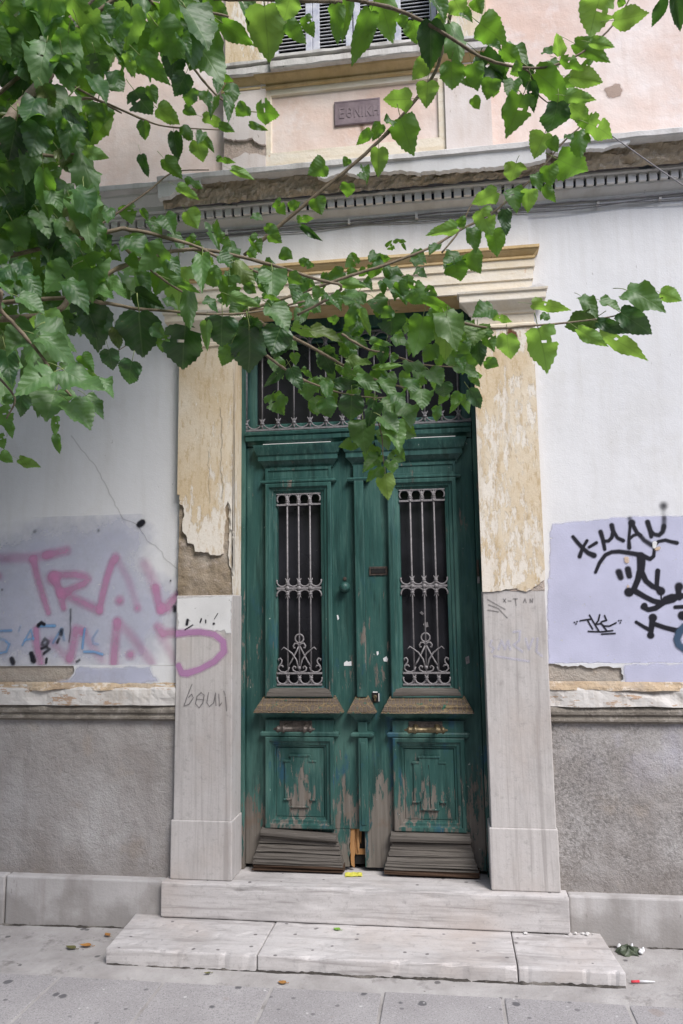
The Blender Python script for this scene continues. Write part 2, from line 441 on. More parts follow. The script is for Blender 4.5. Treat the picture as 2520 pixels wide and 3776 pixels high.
def m_door():
    t = NT('green_door_paint')
    o = t.sep(); x, z = o[0], o[2]
    n1 = t.noise(1.0, t.P(16, 16, 2.2), detail=5, rough=0.6)
    g = t.mix(t.ramp(n1, 0.3, 0.7), (0.013, 0.051, 0.045), (0.032, 0.098, 0.085))
    g = t.mix(t.ramp(t.noise(1.0, t.P(5, 5, 2.0, (3, 2, 8)), detail=4), 0.52, 0.7, 0, 0.9), g, (0.070, 0.155, 0.130))
    g = t.mix(t.ramp(t.noise(1.0, t.P(70, 70, 5, (4, 5, 2)), detail=6, rough=0.7), 0.50, 0.68, 0, 0.55), g, (0.080, 0.165, 0.140))
    g = t.mix(t.ramp(t.noise(1.0, t.P(30, 30, 3, (1, 5, 2)), detail=4), 0.55, 0.68, 0, 0.65), g, (0.008, 0.030, 0.026))
    bl = t.noise(1.0, t.P(9, 9, 4, (6, 2, 4)), detail=5, rough=0.7)
    g = t.mix(t.math('MULTIPLY', t.ramp(bl, 0.58, 0.66), t.ramp(z, 1.7, 0.8, 0.1, 0.7)), g, (0.018, 0.070, 0.125))
    # paint lost to bare wood, most of it low down
    w = t.noise(1.0, t.P(44, 44, 9), detail=8, rough=0.72)
    w2 = t.noise(5.0, t.P(1, 1, 0.45, (2, 2, 2)), detail=3)
    lo = t.ramp(z, 0.28, 0.86, 0.20, 0.0)
    md = t.math('MULTIPLY', t.ramp(z, 0.95, 1.05, 0, 0.085), t.ramp(z, 1.05, 1.5, 1, 0))
    k = t.math('ADD', t.math('ADD', w, lo), t.math('ADD', md, t.ramp(w2, 0.3, 0.7, -0.10, 0.10)))
    def blob(cx, cz, rx, rz, a):
        dx = t.math('MULTIPLY', t.math('SUBTRACT', x, cx), 1 / rx); dz = t.math('MULTIPLY', t.math('SUBTRACT', z, cz), 1 / rz)
        return t.ramp(t.math('SQRT', t.math('ADD', t.math('MULTIPLY', dx, dx), t.math('MULTIPLY', dz, dz))), 0.25, 1.0, a, 0.0)
    for bb in ((0.085, 0.44, 0.075, 0.34, 0.19), (-0.293, 0.575, 0.080, 0.12, 0.15), (0.313, 0.54, 0.085, 0.12, 0.11), (-0.10, 0.50, 0.06, 0.25, 0.12), (0.10, 1.12, 0.07, 0.20, 0.13), (0.52, 0.48, 0.06, 0.28, 0.12), (-0.52, 0.40, 0.06, 0.22, 0.12), (0.09, 1.60, 0.07, 0.07, 0.12)):
        k = t.math('ADD', k, blob(*bb))
    pk = t.ramp(k, 0.662, 0.695)
    wd = t.noise(1.0, t.P(60, 60, 2.5), detail=5, rough=0.65)
    wood = t.mix(t.ramp(wd, 0.3, 0.7), (0.100, 0.086, 0.072), (0.195, 0.176, 0.152))
    wood = t.mix(t.ramp(t.noise(9, detail=4), 0.58, 0.72, 0, 0.4), wood, (0.15, 0.095, 0.06))
    c = t.mix(pk, g, wood)
    c = t.mix(t.ramp(t.noise(42, detail=3, rough=0.6), 0.735, 0.745, 0, 0.8), c, (0.36, 0.40, 0.38))
    b = t.bump(t.math('SUBTRACT', 1.0, pk), 0.5, 0.0025)
    b = t.bump(t.noise(1.0, t.P(120, 120, 8), detail=4), 0.35, 0.003, b)
    b = t.bump(t.noise(14, detail=4), 0.2, 0.008, b)
    t.bsdf(c, t.ramp(pk, 0, 1, 0.46, 0.85), 0.35, b); return t.m
M['door'] = m_door()

def m_wood(name, a, b_, dark, horiz=True, crackle=False, green=0.0):
    t = NT(name)
    v = t.P(3, 30, 75) if horiz else t.P(75, 30, 3)
    n1 = t.noise(1.0, v, detail=6, rough=0.68, dist=0.3)
    c = t.mix(t.ramp(n1, 0.32, 0.66), a, b_)
    c = t.mix(t.ramp(n1, 0.56, 0.66, 0, 0.8), c, dark)
    h = n1
    if crackle:
        v2 = t.P(1.25, 0.7, 0.8)
        e = t.voro(42, v2, 'DISTANCE_TO_EDGE', 0.55)
        ek = t.ramp(e, 0.0, 0.10, 1, 0)
        c = t.mix(t.math('MULTIPLY', ek, 0.55), c, (0.30, 0.22, 0.10))
        h = t.math('SUBTRACT', n1, t.math('MULTIPLY', ek, 0.6))
    if green:
        c = t.mix(t.ramp(t.noise(22, detail=4, rough=0.7), 0.62, 0.66, 0, green), c, (0.02, 0.10, 0.07))
    b = t.bump(h, 0.7, 0.006); b = t.bump(t.noise(200, detail=2), 0.3, 0.002, b)
    t.bsdf(c, 0.85, 0.2, b); return t.m
M['ledgewood'] = m_wood('crackled_ledge_wood', (0.085, 0.064, 0.048), (0.150, 0.120, 0.095), (0.042, 0.03, 0.022), True, True, 0.9)
M['greywood'] = m_wood('grey_weathered_wood', (0.066, 0.058, 0.050), (0.150, 0.136, 0.120), (0.018, 0.014, 0.011))
M['rawwood'] = m_wood('splintered_raw_wood', (0.33, 0.16, 0.06), (0.45, 0.26, 0.12), (0.14, 0.07, 0.03), False)
M['rotwood'] = m_wood('rotten_wood', (0.035, 0.022, 0.015), (0.085, 0.050, 0.032), (0.012, 0.008, 0.006))

def m_simple(name, c1, c2, rough=0.6, metal=0.0, scale=30, spec=0.4, bumpk=0.2):
    t = NT(name)
    n = t.noise(scale, detail=5, rough=0.65)
    c = t.mix(t.ramp(n, 0.35, 0.68), c1, c2)
    b = t.bump(t.noise(scale * 3, detail=3), bumpk, 0.002)
    t.bsdf(c, rough, spec, b, metal); return t.m
M['iron'] = m_simple('pale_painted_iron', (0.15, 0.14, 0.145), (0.285, 0.27, 0.275), 0.55, 0, 60)
M['irondark'] = m_simple('dusty_iron', (0.12, 0.115, 0.12), (0.23, 0.22, 0.23), 0.6, 0, 60)
M['brass'] = m_simple('worn_brass', (0.09, 0.068, 0.036), (0.21, 0.17, 0.10), 0.48, 0.7, 90)
M['bronze'] = m_simple('blackened_brass', (0.05, 0.043, 0.038), (0.13, 0.11, 0.095), 0.5, 0.5, 70)
M['slot'] = m_simple('dark_brown_metal', (0.05, 0.04, 0.035), (0.10, 0.075, 0.06), 0.5, 0.3, 60)
M['black'] = m_simple('black_hole', (0.008, 0.008, 0.008), (0.015, 0.014, 0.013), 0.9, 0, 30)
M['shutter'] = m_simple('pale_shutter_paint', (0.36, 0.38, 0.45), (0.60, 0.60, 0.62), 0.7, 0, 22)
M['slat'] = m_simple('shutter_slat_paint', (0.42, 0.43, 0.46), (0.60, 0.60, 0.60), 0.7, 0, 30)
M['sillstone'] = plaster('weathered_sill', (0.55, 0.53, 0.50), (0.24, 0.21, 0.18), (0.66, 0.64, 0.61), 8, 0.4, 90, 0.8)
M['ledge'] = plaster('ledge_stone', (0.56, 0.55, 0.53), (0.33, 0.31, 0.28), (0.66, 0.64, 0.62), 6, 0.4, 90, 0.7)
M['dentil'] = plaster('dentil_plaster', (0.68, 0.67, 0.65), (0.50, 0.46, 0.42), (0.75, 0.74, 0.72), 9, 0.25, 110, 0.5)
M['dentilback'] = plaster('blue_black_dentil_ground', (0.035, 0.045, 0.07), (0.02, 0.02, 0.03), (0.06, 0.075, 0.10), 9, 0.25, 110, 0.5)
M['cable'] = m_simple('grey_cable', (0.12, 0.12, 0.125), (0.20, 0.20, 0.205), 0.6, 0, 15)
M['nameplate'] = m_simple('purple_brown_plate', (0.155, 0.115, 0.13), (0.23, 0.18, 0.195), 0.55, 0.2, 14)
M['letter'] = m_simple('raised_plate_letters', (0.165, 0.125, 0.14), (0.24, 0.19, 0.205), 0.5, 0.2, 20)

def m_glass():
    t = NT('dark_dusty_glass')
    n = t.noise(4, detail=4)
    c = t.mix(t.ramp(n, 0.4, 0.7), (0.014, 0.014, 0.016), (0.030, 0.030, 0.036))
    t.bsdf(c, t.ramp(t.noise(7, t.P(1, 1, 1, (3, 0, 0)), detail=3), 0.3, 0.7, 0.12, 0.3), 0.35, t.bump(t.noise(3, detail=1), 0.05, 0.01)); return t.m
M['glass'] = m_glass()

def m_paving():
    t = NT('grey_paving')
    n1 = t.noise(3.0, detail=6, rough=0.6)
    c = t.mix(t.ramp(n1, 0.35, 0.68), (0.285, 0.272, 0.270), (0.37, 0.356, 0.352))
    c = t.mix(t.ramp(t.rnd(), 0, 1, 0, 0.3), c, (0.25, 0.24, 0.24))
    c = t.mix(t.ramp(t.noise(150, detail=3, rough=0.7), 0.54, 0.66, 0, 0.55), c, (0.46, 0.45, 0.455))
    c = t.mix(t.ramp(t.noise(190, t.P(1, 1, 1, (2, 2, 2)), detail=2), 0.54, 0.66, 0, 0.6), c, (0.13, 0.127, 0.133))
    def spots(sc, off, r, col, a):
        sp = t.voro(sc, t.P(1, 1, 1, off))
        return t.mix(t.ramp(t.math('ADD', sp, t.ramp(t.noise(35), 0.3, 0.7, -0.03, 0.03)), r, r + 0.03, a, 0), c, col)
    c = spots(7.0, (0.2, 0.7, 0), 0.10, (0.085, 0.083, 0.09), 0.85)
    c = spots(11.0, (3.2, 1.7, 0), 0.075, (0.12, 0.115, 0.12), 0.7)
    c = spots(4.5, (1.2, 4.7, 0), 0.10, (0.27, 0.22, 0.19), 0.45)
    c = spots(14.0, (5.2, 2.7, 0), 0.05, (0.58, 0.57, 0.56), 0.7)
    b = t.bump(t.noise(200, detail=3), 0.4, 0.003); b = t.bump(t.noise(10, detail=4), 0.2, 0.01, b)
    t.bsdf(c, 0.85, 0.25, b); return t.m
M['paving'] = m_paving()
def m_mortar():
    t = NT('dirty_mortar')
    c = t.mix(t.ramp(t.noise(5, detail=6, rough=0.65), 0.34, 0.68), (0.30, 0.284, 0.272), (0.425, 0.41, 0.396))
    c = t.mix(t.ramp(t.noise(8, t.P(1, 1, 1, (3, 3, 3)), detail=6, rough=0.75), 0.55, 0.68, 0, 0.7), c, (0.15, 0.138, 0.13))
    sp = t.voro(8, t.P(1, 1, 1, (0.5, 0.1, 0)))
    c = t.mix(t.ramp(t.math('ADD', sp, t.ramp(t.noise(35), 0.3, 0.7, -0.03, 0.03)), 0.08, 0.11, 0.85, 0), c, (0.10, 0.095, 0.095))
    sp = t.voro(17, t.P(1, 1, 1, (2.5, 3.1, 0)))
    c = t.mix(t.ramp(sp, 0.05, 0.08, 0.7, 0), c, (0.13, 0.11, 0.10))
    b = t.bump(t.noise(60, detail=5, rough=0.7), 0.55, 0.008); b = t.bump(t.noise(220, detail=2), 0.4, 0.003, b)
    t.bsdf(c, 0.92, 0.15, b); return t.m
M['mortar'] = m_mortar()
M['asphalt'] = m_simple('asphalt', (0.045, 0.045, 0.048), (0.065, 0.064, 0.064), 0.9, 0, 60)

def m_leaf(name, top, under, trans, gloss=0.48, thin=0.42, spec=0.62):
    t = NT(name)
    uv = t.n.new('ShaderNodeUVMap'); uv.uv_map = 'leaf'
    sp = t.n.new('ShaderNodeSeparateXYZ'); t.L(uv.outputs[0], sp.inputs[0])
    u, v = sp.outputs[0], sp.outputs[1]
    au = t.math('ABSOLUTE', t.math('SUBTRACT', u, 0.5))
    # side veins run outward and up from the midrib
    ph = t.math('SUBTRACT', t.math('MULTIPLY', v, 6.0), t.math('MULTIPLY', au, 4.5))
    fr = t.math('ABSOLUTE', t.math('SUBTRACT', t.math('FRACT', ph), 0.5))
    side = t.ramp(fr, 0.0, 0.05, 1, 0)
    mid = t.ramp(au, 0.008, 0.022, 1, 0)
    vein = t.math('MAXIMUM', mid, t.math('MULTIPLY', side, 0.6))
    rn = t.rnd()
    dark = t.mix(t.ramp(rn, 0, 1), top, tuple(q * 1.55 for q in top))
    und = t.mix(t.ramp(rn, 0, 1), under, tuple(q * 1.35 for q in under))
    blot = t.noise(35, detail=3)
    dark = t.mix(t.ramp(blot, 0.5, 0.75, 0, 0.35), dark, under)
    c = t.mix(t.pos.outputs['Backfacing'], dark, und)
    c = t.mix(t.math('MULTIPLY', vein, 0.45), c, (0.15, 0.25, 0.08))
    c = t.mix(t.ramp(t.math('FRACT', t.math('MULTIPLY', rn, 7.3)), 0.90, 0.93, 0, 0.35), c, (0.20, 0.19, 0.03))
    c = t.mix(t.ramp(t.noise(55, t.P(1, 1, 1, (3, 3, 3)), detail=3, rough=0.7), 0.69, 0.73, 0, 0.7), c, (0.16, 0.12, 0.04))
    puff = t.math('MULTIPLY', t.math('SINE', t.math('MULTIPLY', ph, 6.2832)), 1.0)
    b = t.bump(t.math('SUBTRACT', t.math('MULTIPLY', fr, 1.6), t.math('MULTIPLY', mid, 0.5)), 0.22, 0.004)
    b = t.bump(t.noise(70, detail=3), 0.22, 0.004, b)
    rough = t.mix(t.pos.outputs['Backfacing'], (gloss,) * 3, (0.6,) * 3)
    s1 = t.bsdf(c, rough, spec, b, finish=False)
    tr = t.n.new('ShaderNodeBsdfTranslucent')
    t.val(t.mix(t.math('MULTIPLY', vein, 0.45), t.mix(t.ramp(rn, 0, 1), trans, tuple(q * 1.3 for q in trans)), tuple(q * 0.45 for q in trans)), tr.inputs[0])
    mx = t.n.new('ShaderNodeMixShader'); mx.inputs[0].default_value = thin
    t.L(s1, mx.inputs[1]); t.L(tr.outputs[0], mx.inputs[2]); t.L(mx.outputs[0], t.out.inputs[0])
    return t.m
M['leaf'] = m_leaf('mulberry_leaf', (0.025, 0.074, 0.023), (0.062, 0.140, 0.034), (0.22, 0.46, 0.035))
M['leafyoung'] = m_leaf('young_mulberry_leaf', (0.055, 0.135, 0.034), (0.11, 0.22, 0.055), (0.33, 0.58, 0.07), 0.4)
M['leafshaded'] = m_leaf('shade_toned_mulberry_leaf', (0.018, 0.054, 0.015), (0.040, 0.095, 0.026), (0.08, 0.22, 0.018), 0.45, 0.24)  # darker copy of the leaf, with shade put into its colour
M['leafsheen'] = m_leaf('sheen_tinted_mulberry_leaf', (0.052, 0.112, 0.032), (0.068, 0.142, 0.036), (0.18, 0.38, 0.04), 0.50, 0.30, 0.62)  # paler copy of the leaf, sky sheen tinted into its colour
M['petiole'] = m_simple('petiole_green', (0.16, 0.22, 0.06), (0.26, 0.31, 0.11), 0.5, 0, 40)
M['bark'] = m_simple('young_bark', (0.16, 0.125, 0.095), (0.28, 0.23, 0.18), 0.8, 0, 45, 0.2, 0.5)
M['twig'] = m_simple('twig_bark', (0.12, 0.095, 0.06), (0.22, 0.175, 0.12), 0.7, 0, 60, 0.3, 0.4)
M['deadleaf'] = m_simple('dry_orange_leaf', (0.24, 0.10, 0.025), (0.38, 0.20, 0.05), 0.7, 0, 60)
M['olivleaf'] = m_simple('dry_olive_leaf', (0.07, 0.075, 0.025), (0.16, 0.14, 0.05), 0.7, 0, 60)
M['olivdark'] = m_simple('dark_green_wrapper', (0.035, 0.05, 0.03), (0.08, 0.10, 0.06), 0.5, 0, 40)
M['freshleaf'] = m_simple('fresh_green_leaf', (0.12, 0.26, 0.03), (0.19, 0.36, 0.05), 0.5, 0, 60)
M['notepaper'] = m_simple('yellow_paper', (0.55, 0.52, 0.05), (0.66, 0.64, 0.14), 0.7, 0, 60)
M['whitepaper'] = m_simple('white_paper', (0.66, 0.67, 0.68), (0.75, 0.75, 0.75), 0.7, 0, 60)
M['redplastic'] = m_simple('red_plastic', (0.55, 0.03, 0.05), (0.62, 0.06, 0.08), 0.45, 0, 40)
M['rust'] = m_simple('rust', (0.13, 0.05, 0.02), (0.26, 0.12, 0.05), 0.85, 0, 60)

def m_paint(name, col, rough=0.7, blotch=0.0, chip=0.0):
    t = NT(name)
    a = t.attr('paint')
    c = t.mix(t.ramp(t.noise(6, detail=4), 0.35, 0.7), col, tuple(q * 0.86 for q in col))
    if blotch:
        a = t.math('MULTIPLY', a, t.ramp(t.noise(8, detail=5, rough=0.7), 0.3, 0.55, 1 - blotch, 1))
    if chip:
        n = t.noise(30, t.P(1, 1, 1.4, (4, 0, 4)), detail=4, rough=0.7)
        a = t.math('MULTIPLY', a, t.ramp(n, 0.66, 0.68, 1, 1 - chip))
    g = t.noise(420, detail=1)
    a2 = t.math('ADD', a, t.math('MULTIPLY', t.ramp(g, 0.3, 0.7, -0.14, 0.14), t.math('MULTIPLY', a, t.math('SUBTRACT', 1.0, a))))
    s1 = t.bsdf(c, rough, 0.25, t.bump(t.noise(150, detail=3), 0.22, 0.004), finish=False)
    tp = t.n.new('ShaderNodeBsdfTransparent')
    mx = t.n.new('ShaderNodeMixShader'); t.L(a2, mx.inputs[0]); t.L(tp.outputs[0], mx.inputs[1]); t.L(s1, mx.inputs[2])
    t.L(mx.outputs[0], t.out.inputs[0]); return t.m
M['spray_black'] = m_paint('black_spray', (0.012, 0.012, 0.018), 0.55)
M['spray_navy'] = m_paint('navy_spray', (0.05, 0.09, 0.15), 0.55)
M['spray_pink'] = m_paint('pink_spray', (0.56, 0.24, 0.42), 0.8, 0.3, 0.6)
M['spray_violet'] = m_paint('violet_spray', (0.50, 0.22, 0.47), 0.8, 0.2)
M['spray_blue'] = m_paint('blue_spray', (0.17, 0.36, 0.62), 0.8, 0.5)
M['lilac'] = m_paint('lilac_roller_paint', (0.55, 0.56, 0.71), 0.8, 0.0, 0.9)
M['lilacpale'] = m_paint('pale_lilac_roller_paint', (0.50, 0.52, 0.65), 0.85, 0.35, 0.5)
M['whitecoat'] = m_paint('brushed_white_paint', (0.72, 0.72, 0.71), 0.7, 0.0, 0.85)
M['stain'] = m_paint('brown_stain', (0.20, 0.11, 0.05), 0.9)
M['crackline'] = m_paint('shade_in_crack', (0.10, 0.085, 0.07), 0.95)  # crevice shade of the cracks, painted as a dark line
M['bluestroke'] = m_paint('petrol_brush_paint', (0.03, 0.06, 0.085), 0.8, 0.7)
M['ochrechip'] = m_paint('ochre_chip', (0.62, 0.47, 0.33), 0.9)
M['ruststain'] = m_paint('rust_patch', (0.14, 0.055, 0.025), 0.9, 0.3)
M['pinkhole'] = m_paint('bare_patch', (0.42, 0.32, 0.26), 0.9, 0.4)
M['facing'] = plaster('beige_facing', (0.34, 0.31, 0.28), (0.22, 0.2, 0.18), (0.42, 0.39, 0.35), 2, 0.2, 60, 0.5)
M['brokenedge'] = m_rubble('broken_plaster_edge', (0.34, 0.25, 0.17), (0.52, 0.41, 0.28), (0.66, 0.60, 0.52))
M['dirt'] = m_rubble('black_street_dirt', (0.03, 0.027, 0.025), (0.075, 0.068, 0.06), (0.13, 0.12, 0.105))
M['mouldshade'] = m_rubble('shade_darkened_moulding', (0.17, 0.150, 0.125), (0.27, 0.245, 0.21), (0.36, 0.33, 0.29))  # shade under the string course is put into this moulding's colour
# ================================================================== the house front
B = empty('old_house')
tag(B, 'weathered house front with whitewashed ground floor, pink upper storey and green double door', 'house')
XL, XR = -6.0, 6.0
Lc = tile(0, 1800, 1260); Rc = tile(1260, 1800, 1260)
def poly_at(tl, pts, Y):
    out = []
    for x, y in pts:
        p = aty(*tl(x, y), Y); out.append((p.x, p.z))
    return out
def wallbox(name, x0, x1, y0, y1, z0, z1, mat, **k):
    m = MB(); m.box(x0, x1, y0, y1, z0, z1); return m.build(name, M[mat], B, **k)

wallbox('wall', XL, -0.846, 0.0, 0.30, 1.165, 3.36, 'wall', label='whitewashed wall with faded pink lettering')
wallbox('wall', 0.846, XR, 0.0, 0.30, 1.165, 3.36, 'wall', label='bright whitewashed wall with lilac patch')
wallbox('wall', -0.868, 0.856, -0.012, 0.30, 3.00, 3.40, 'wall', label='plain white wall strip above the door')
wallbox('dado_wall', XL, -0.847, 0.002, 0.30, 0.10, 0.94, 'roughcast', label='grey roughcast lower wall')
wallbox('dado_wall', 0.847, XR, 0.002, 0.30, 0.10, 0.94, 'roughcast', label='grey roughcast lower wall with dark blotches')
# bare band between string course and wall, plaster skins over part of it
wallbox('band', XL, -0.847, 0.007, 0.30, 0.94, 1.165, 'band')
wallbox('band', 0.847, XR, 0.007, 0.30, 0.94, 1.165, 'band')
def coat(name, pts, yf, yb, mat, parent=None, **k):
    m = MB(); m.prism(pts, yf, yb); return m.build(name, M[mat], parent or B, **k)
e = jag([(-1.368, 1.163), (-1.37, 1.13), (-1.39, 1.105), (-1.44, 1.085), (-1.50, 1.065)], 0.012, 0.005, 1)
coat('plaster_coat', e + [(-0.852, 1.06), (-0.852, 1.163)], -0.004, 0.03, 'wall')
e = jag([(-2.6, 1.075), (-1.62, 1.078), (-1.55, 1.07), (-1.47, 1.06)], 0.02, 0.004, 2)
coat('plaster_coat', [(-2.6, 1.05)] + e + [(-1.47, 1.05)], -0.003, 0.03, 'white')
e = jag([(0.886, 1.164), (0.93, 1.155), (0.99, 1.158), (1.03, 1.148), (1.10, 1.152), (1.165, 1.148)], 0.012, 0.004, 3)
e += jag([(1.165, 1.148), (1.168, 1.10), (1.15, 1.085), (1.05, 1.083), (0.95, 1.076), (0.90, 1.06)], 0.012, 0.004, 4)
coat('plaster_coat', [(0.884, 1.166)] + e + [(0.90, 1.05), (4.0, 1.05), (4.0, 1.166)], -0.004, 0.03, 'wall')

# string course: white chipped band over a small grey moulding
def string_course(x0, x1, seed):
    n = int(abs(x1 - x0) / 0.02)
    prof = [(-0.0, 1.082), (0.010, 1.078), (0.014, 1.068), (0.026, 1.064), (0.031, 1.054), (0.032, 1.040), (0.0325, 1.02), (0.033, 1.005), (0.034, 0.990), (0.034, 0.984), (0.018, 0.981), (0.0, 0.980)]
    def fn(u, v):
        x = x0 + (x1 - x0) * u; i = int(round(v * (len(prof) - 1))); p, z = prof[i]
        ch = max(0, nz(x * 7, z * 12, 3, seed) - 0.15) * 0.030 + max(0, nz(x * 34, z * 30, 1, seed)) * 0.006
        top = 1.0 if 0 < i < 11 else 0.0
        return (x, -p + ch * top + 0.0, z + (nz(x * 6, i, 0, seed) * 0.004 if i else 0))
    m = MB(); m.grid(fn, n, len(prof) - 1)
    o = m.build('string_course', M['course'], B)
    prof3 = [(0.0, 1.090), (0.010, 1.086), (0.016, 1.078), (0.024, 1.072), (0.030, 1.066), (0.033, 1.058), (0.0, 1.050)]
    def fn3(u, v):
        x = x0 + (x1 - x0) * u; i = int(round(v * (len(prof3) - 1))); p, z = prof3[i]
        a = 1.0 if 0 < i < 6 else 0.0
        return (x, -p * (0.75 + 0.6 * nz(x * 8, 1, 3, seed + 5)) * a - 0.001 + nz(x * 50, z * 60, 4, seed) * 0.004 * a, z + (nz(x * 12, i * 2, 0, seed) * 0.008 - 0.004) * a)
    m = MB(); m.grid(fn3, n * 2, len(prof3) - 1); m.build('broken_edge', M['brokenedge'], o)
    m = MB()
    prof2 = [(0.0, 0.981), (0.018, 0.980), (0.026, 0.962), (0.024, 0.950), (0.014, 0.942), (0.016, 0.932), (0.022, 0.930), (0.022, 0.921), (0.006, 0.916), (0.0, 0.910)]
    def fn2(u, v):
        x = x0 + (x1 - x0) * u; p, z = prof2[int(round(v * (len(prof2) - 1)))]
        return (x, -p + nz(x * 20, z * 30, 2, seed) * 0.003, z + nz(x * 4, 0, 0, seed) * 0.002)
    m.grid(fn2, n, len(prof2) - 1)
    m.build('lower_moulding', M['mouldshade'], o)
    k = 0                                            # flakes of white left on the lower fillet and bare patches on the band
    rr = random.Random(seed)
    return o
string_course(-3.0, -0.850, 1)
string_course(0.853, 3.0, 2)

# plinth of cement-faced stones
for x0, x1 in ((XL, -2.49), (-2.484, -1.655), (-1.649, -0.887), (0.887, 1.72), (1.726, XR)):
    m = MB(); m.box(x0, x1, -0.045, 0.28, -0.20, 0.212); m.build('plinth_stone', M['cement'], B, bevel=0.008)

# pilasters
def stone_shaft(s):
    x0, x1 = (-0.851, -0.578) if s < 0 else (0.579, 0.852)
    m = MB(); m.box(x0, x1, -0.030, 0.16, 0.472, 1.492)
    p = m.build('pilaster', M['marble'], B, bevel=0.004, label='grey marble door jamb with peeling plaster above')
    m = MB(); m.box(x0 - 0.010, x1 + 0.006, -0.036, 0.158, 0.2175, 0.474); m.build('base_block', M['marble'], p, bevel=0.005)
    m = MB(); m.box(x0 + 0.004, x1 - 0.003, -0.016, 0.16, 1.490, 2.88); m.build('plaster_core', M['ochre'], p, bevel=0.004)
    return p, x0, x1
pl, x0, x1 = stone_shaft(-1)
# left: bare render between stone and torn plaster
def bare(x0, x1, z0, z1, y, parent, seed, mat='render', amp=0.007):
    nx, n2 = int((x1 - x0) / 0.010), int((z1 - z0) / 0.010)
    def fn(u, v):
        x, z = x0 + (x1 - x0) * u, z0 + (z1 - z0) * v
        return (x, y + nz(x * 22, 0, z * 22, seed) * amp + nz(x * 60, 0, z * 60, seed) * amp * 0.5, z)
    m = MB(); m.grid(fn, nx, n2); return m.build('bare_render', M[mat], parent, smooth=True)
bare(x0 + 0.004, x1 - 0.004, 1.485, 1.96, -0.0225, pl, 5)
top = [(x0 - 0.002, 2.72), (x1 + 0.001, 2.72)]
edge = poly_at(Lc, [(1108, 350), (1090, 395), (1078, 380), (1073, 300), (1072, 200), (1060, 190), (1060, 90), (1048, 62), (1035, 85), (1034, 140), (1028, 200), (1024, 300), (1006, 306), (965, 306), (955, 292), (897, 293), (890, 256), (862, 250), (856, 215), (838, 195), (836, 170), (846, 120), (842, 80), (822, 74), (826, 30)], -0.036)
edge = [(min(max(q[0], x0 - 0.002), x1 + 0.001), q[1]) for q in edge]
coat('plaster_coat', top[:1] + top[1:] + jag(edge, 0.012, 0.003, 8) + [(x0 - 0.002, edge[-1][1])], -0.0365, -0.014, 'ochre', pl)
coat('plaster_coat', jag([(x1 + 0.001, 1.95), (x1 - 0.020, 1.93), (x1 - 0.016, 1.80), (x1 - 0.020, 1.66), (x1 - 0.004, 1.60)], 0.015, 0.004, 9) + [(x1 + 0.001, 1.5)], -0.030, -0.014, 'ochre', pl)
pr, x0, x1 = stone_shaft(1)
edge = poly_at(Rc, [(935, 470), (935, 415), (905, 440), (885, 455), (870, 462), (850, 474), (820, 470), (790, 458), (755, 466), (730, 470), (700, 475), (664, 476)], -0.036)
coat('plaster_coat', [(x0 - 0.001, 2.72), (x1 + 0.002, 2.72)] + jag(edge[1:-1], 0.01, 0.003, 10) + [(x0 - 0.001, edge[-1][1])], -0.0365, -0.014, 'ochre', pr)
bare(x0 + 0.12, x1 - 0.001, 1.488, 1.55, -0.0315, pr, 6, 'pinkrender', 0.002)

# capitals and architrave
for s in (-1, 1):
    m = MB()
    m.moulding(s * 0.7155, 0.1365, -0.030, [(0.008, 2.705), (0.014, 2.708), (0.014, 2.722), (0.007, 2.730), (0.007, 2.772), (0.016, 2.776), (0.020, 2.786), (0.045, 2.812), (0.058, 2.822), (0.060, 2.826), (0.060, 2.858), (0.068, 2.862), (0.070, 2.872), (0.0, 2.880)])
    m.box(s * 0.7155 - 0.1365, s * 0.7155 + 0.1365, -0.030, 0.16, 2.70, 2.882)
    m.build('capital', M['cream'], B, label='moulded cream capital on the door jamb')
m = MB()
m.moulding(0, 0.812, 0.0, [(0.045, 2.884), (0.045, 2.932), (0.052, 2.935), (0.052, 2.989), (0.060, 2.992), (0.060, 3.030), (0.0, 3.032)])
m.box(-0.81, 0.81, -0.002, 0.24, 2.884, 3.03)
li = m.build('lintel', M['cream'], B, label='stepped cream lintel over the door')
m = MB()
def crown(u, v):
    prof = [(0.0, 3.100), (0.06, 3.092), (0.086, 3.086), (0.088, 3.072), (0.080, 3.068), (0.078, 3.060), (0.062, 3.046), (0.066, 3.042), (0.066, 3.034), (0.058, 3.030)]
    return prof[int(round(v * (len(prof) - 1)))]
m.moulding(0, 0.806, 0.0, [(0.058, 3.028), (0.067, 3.031), (0.067, 3.040), (0.061, 3.044), (0.068, 3.052), (0.076, 3.060), (0.081, 3.066), (0.081, 3.070), (0.088, 3.072), (0.088, 3.085), (0.05, 3.096), (0.0, 3.100)])
m.build('lintel_cornice', M['ochredark'], li)
m = MB(); m.box(-0.577, 0.578, -0.03, 0.30, 2.878, 2.886); m.build('soffit', M['ochredark'], li)
# a chipped shard lying on the right capital, and rust under it
coat('broken_shard', jag([(0.74, 2.872), (0.79, 2.876), (0.83, 2.874), (0.88, 2.888), (0.905, 2.882), (0.912, 2.868)], 0.02, 0.002, 3) + [(0.74, 2.866)], -0.098, -0.05, 'ledge', li)

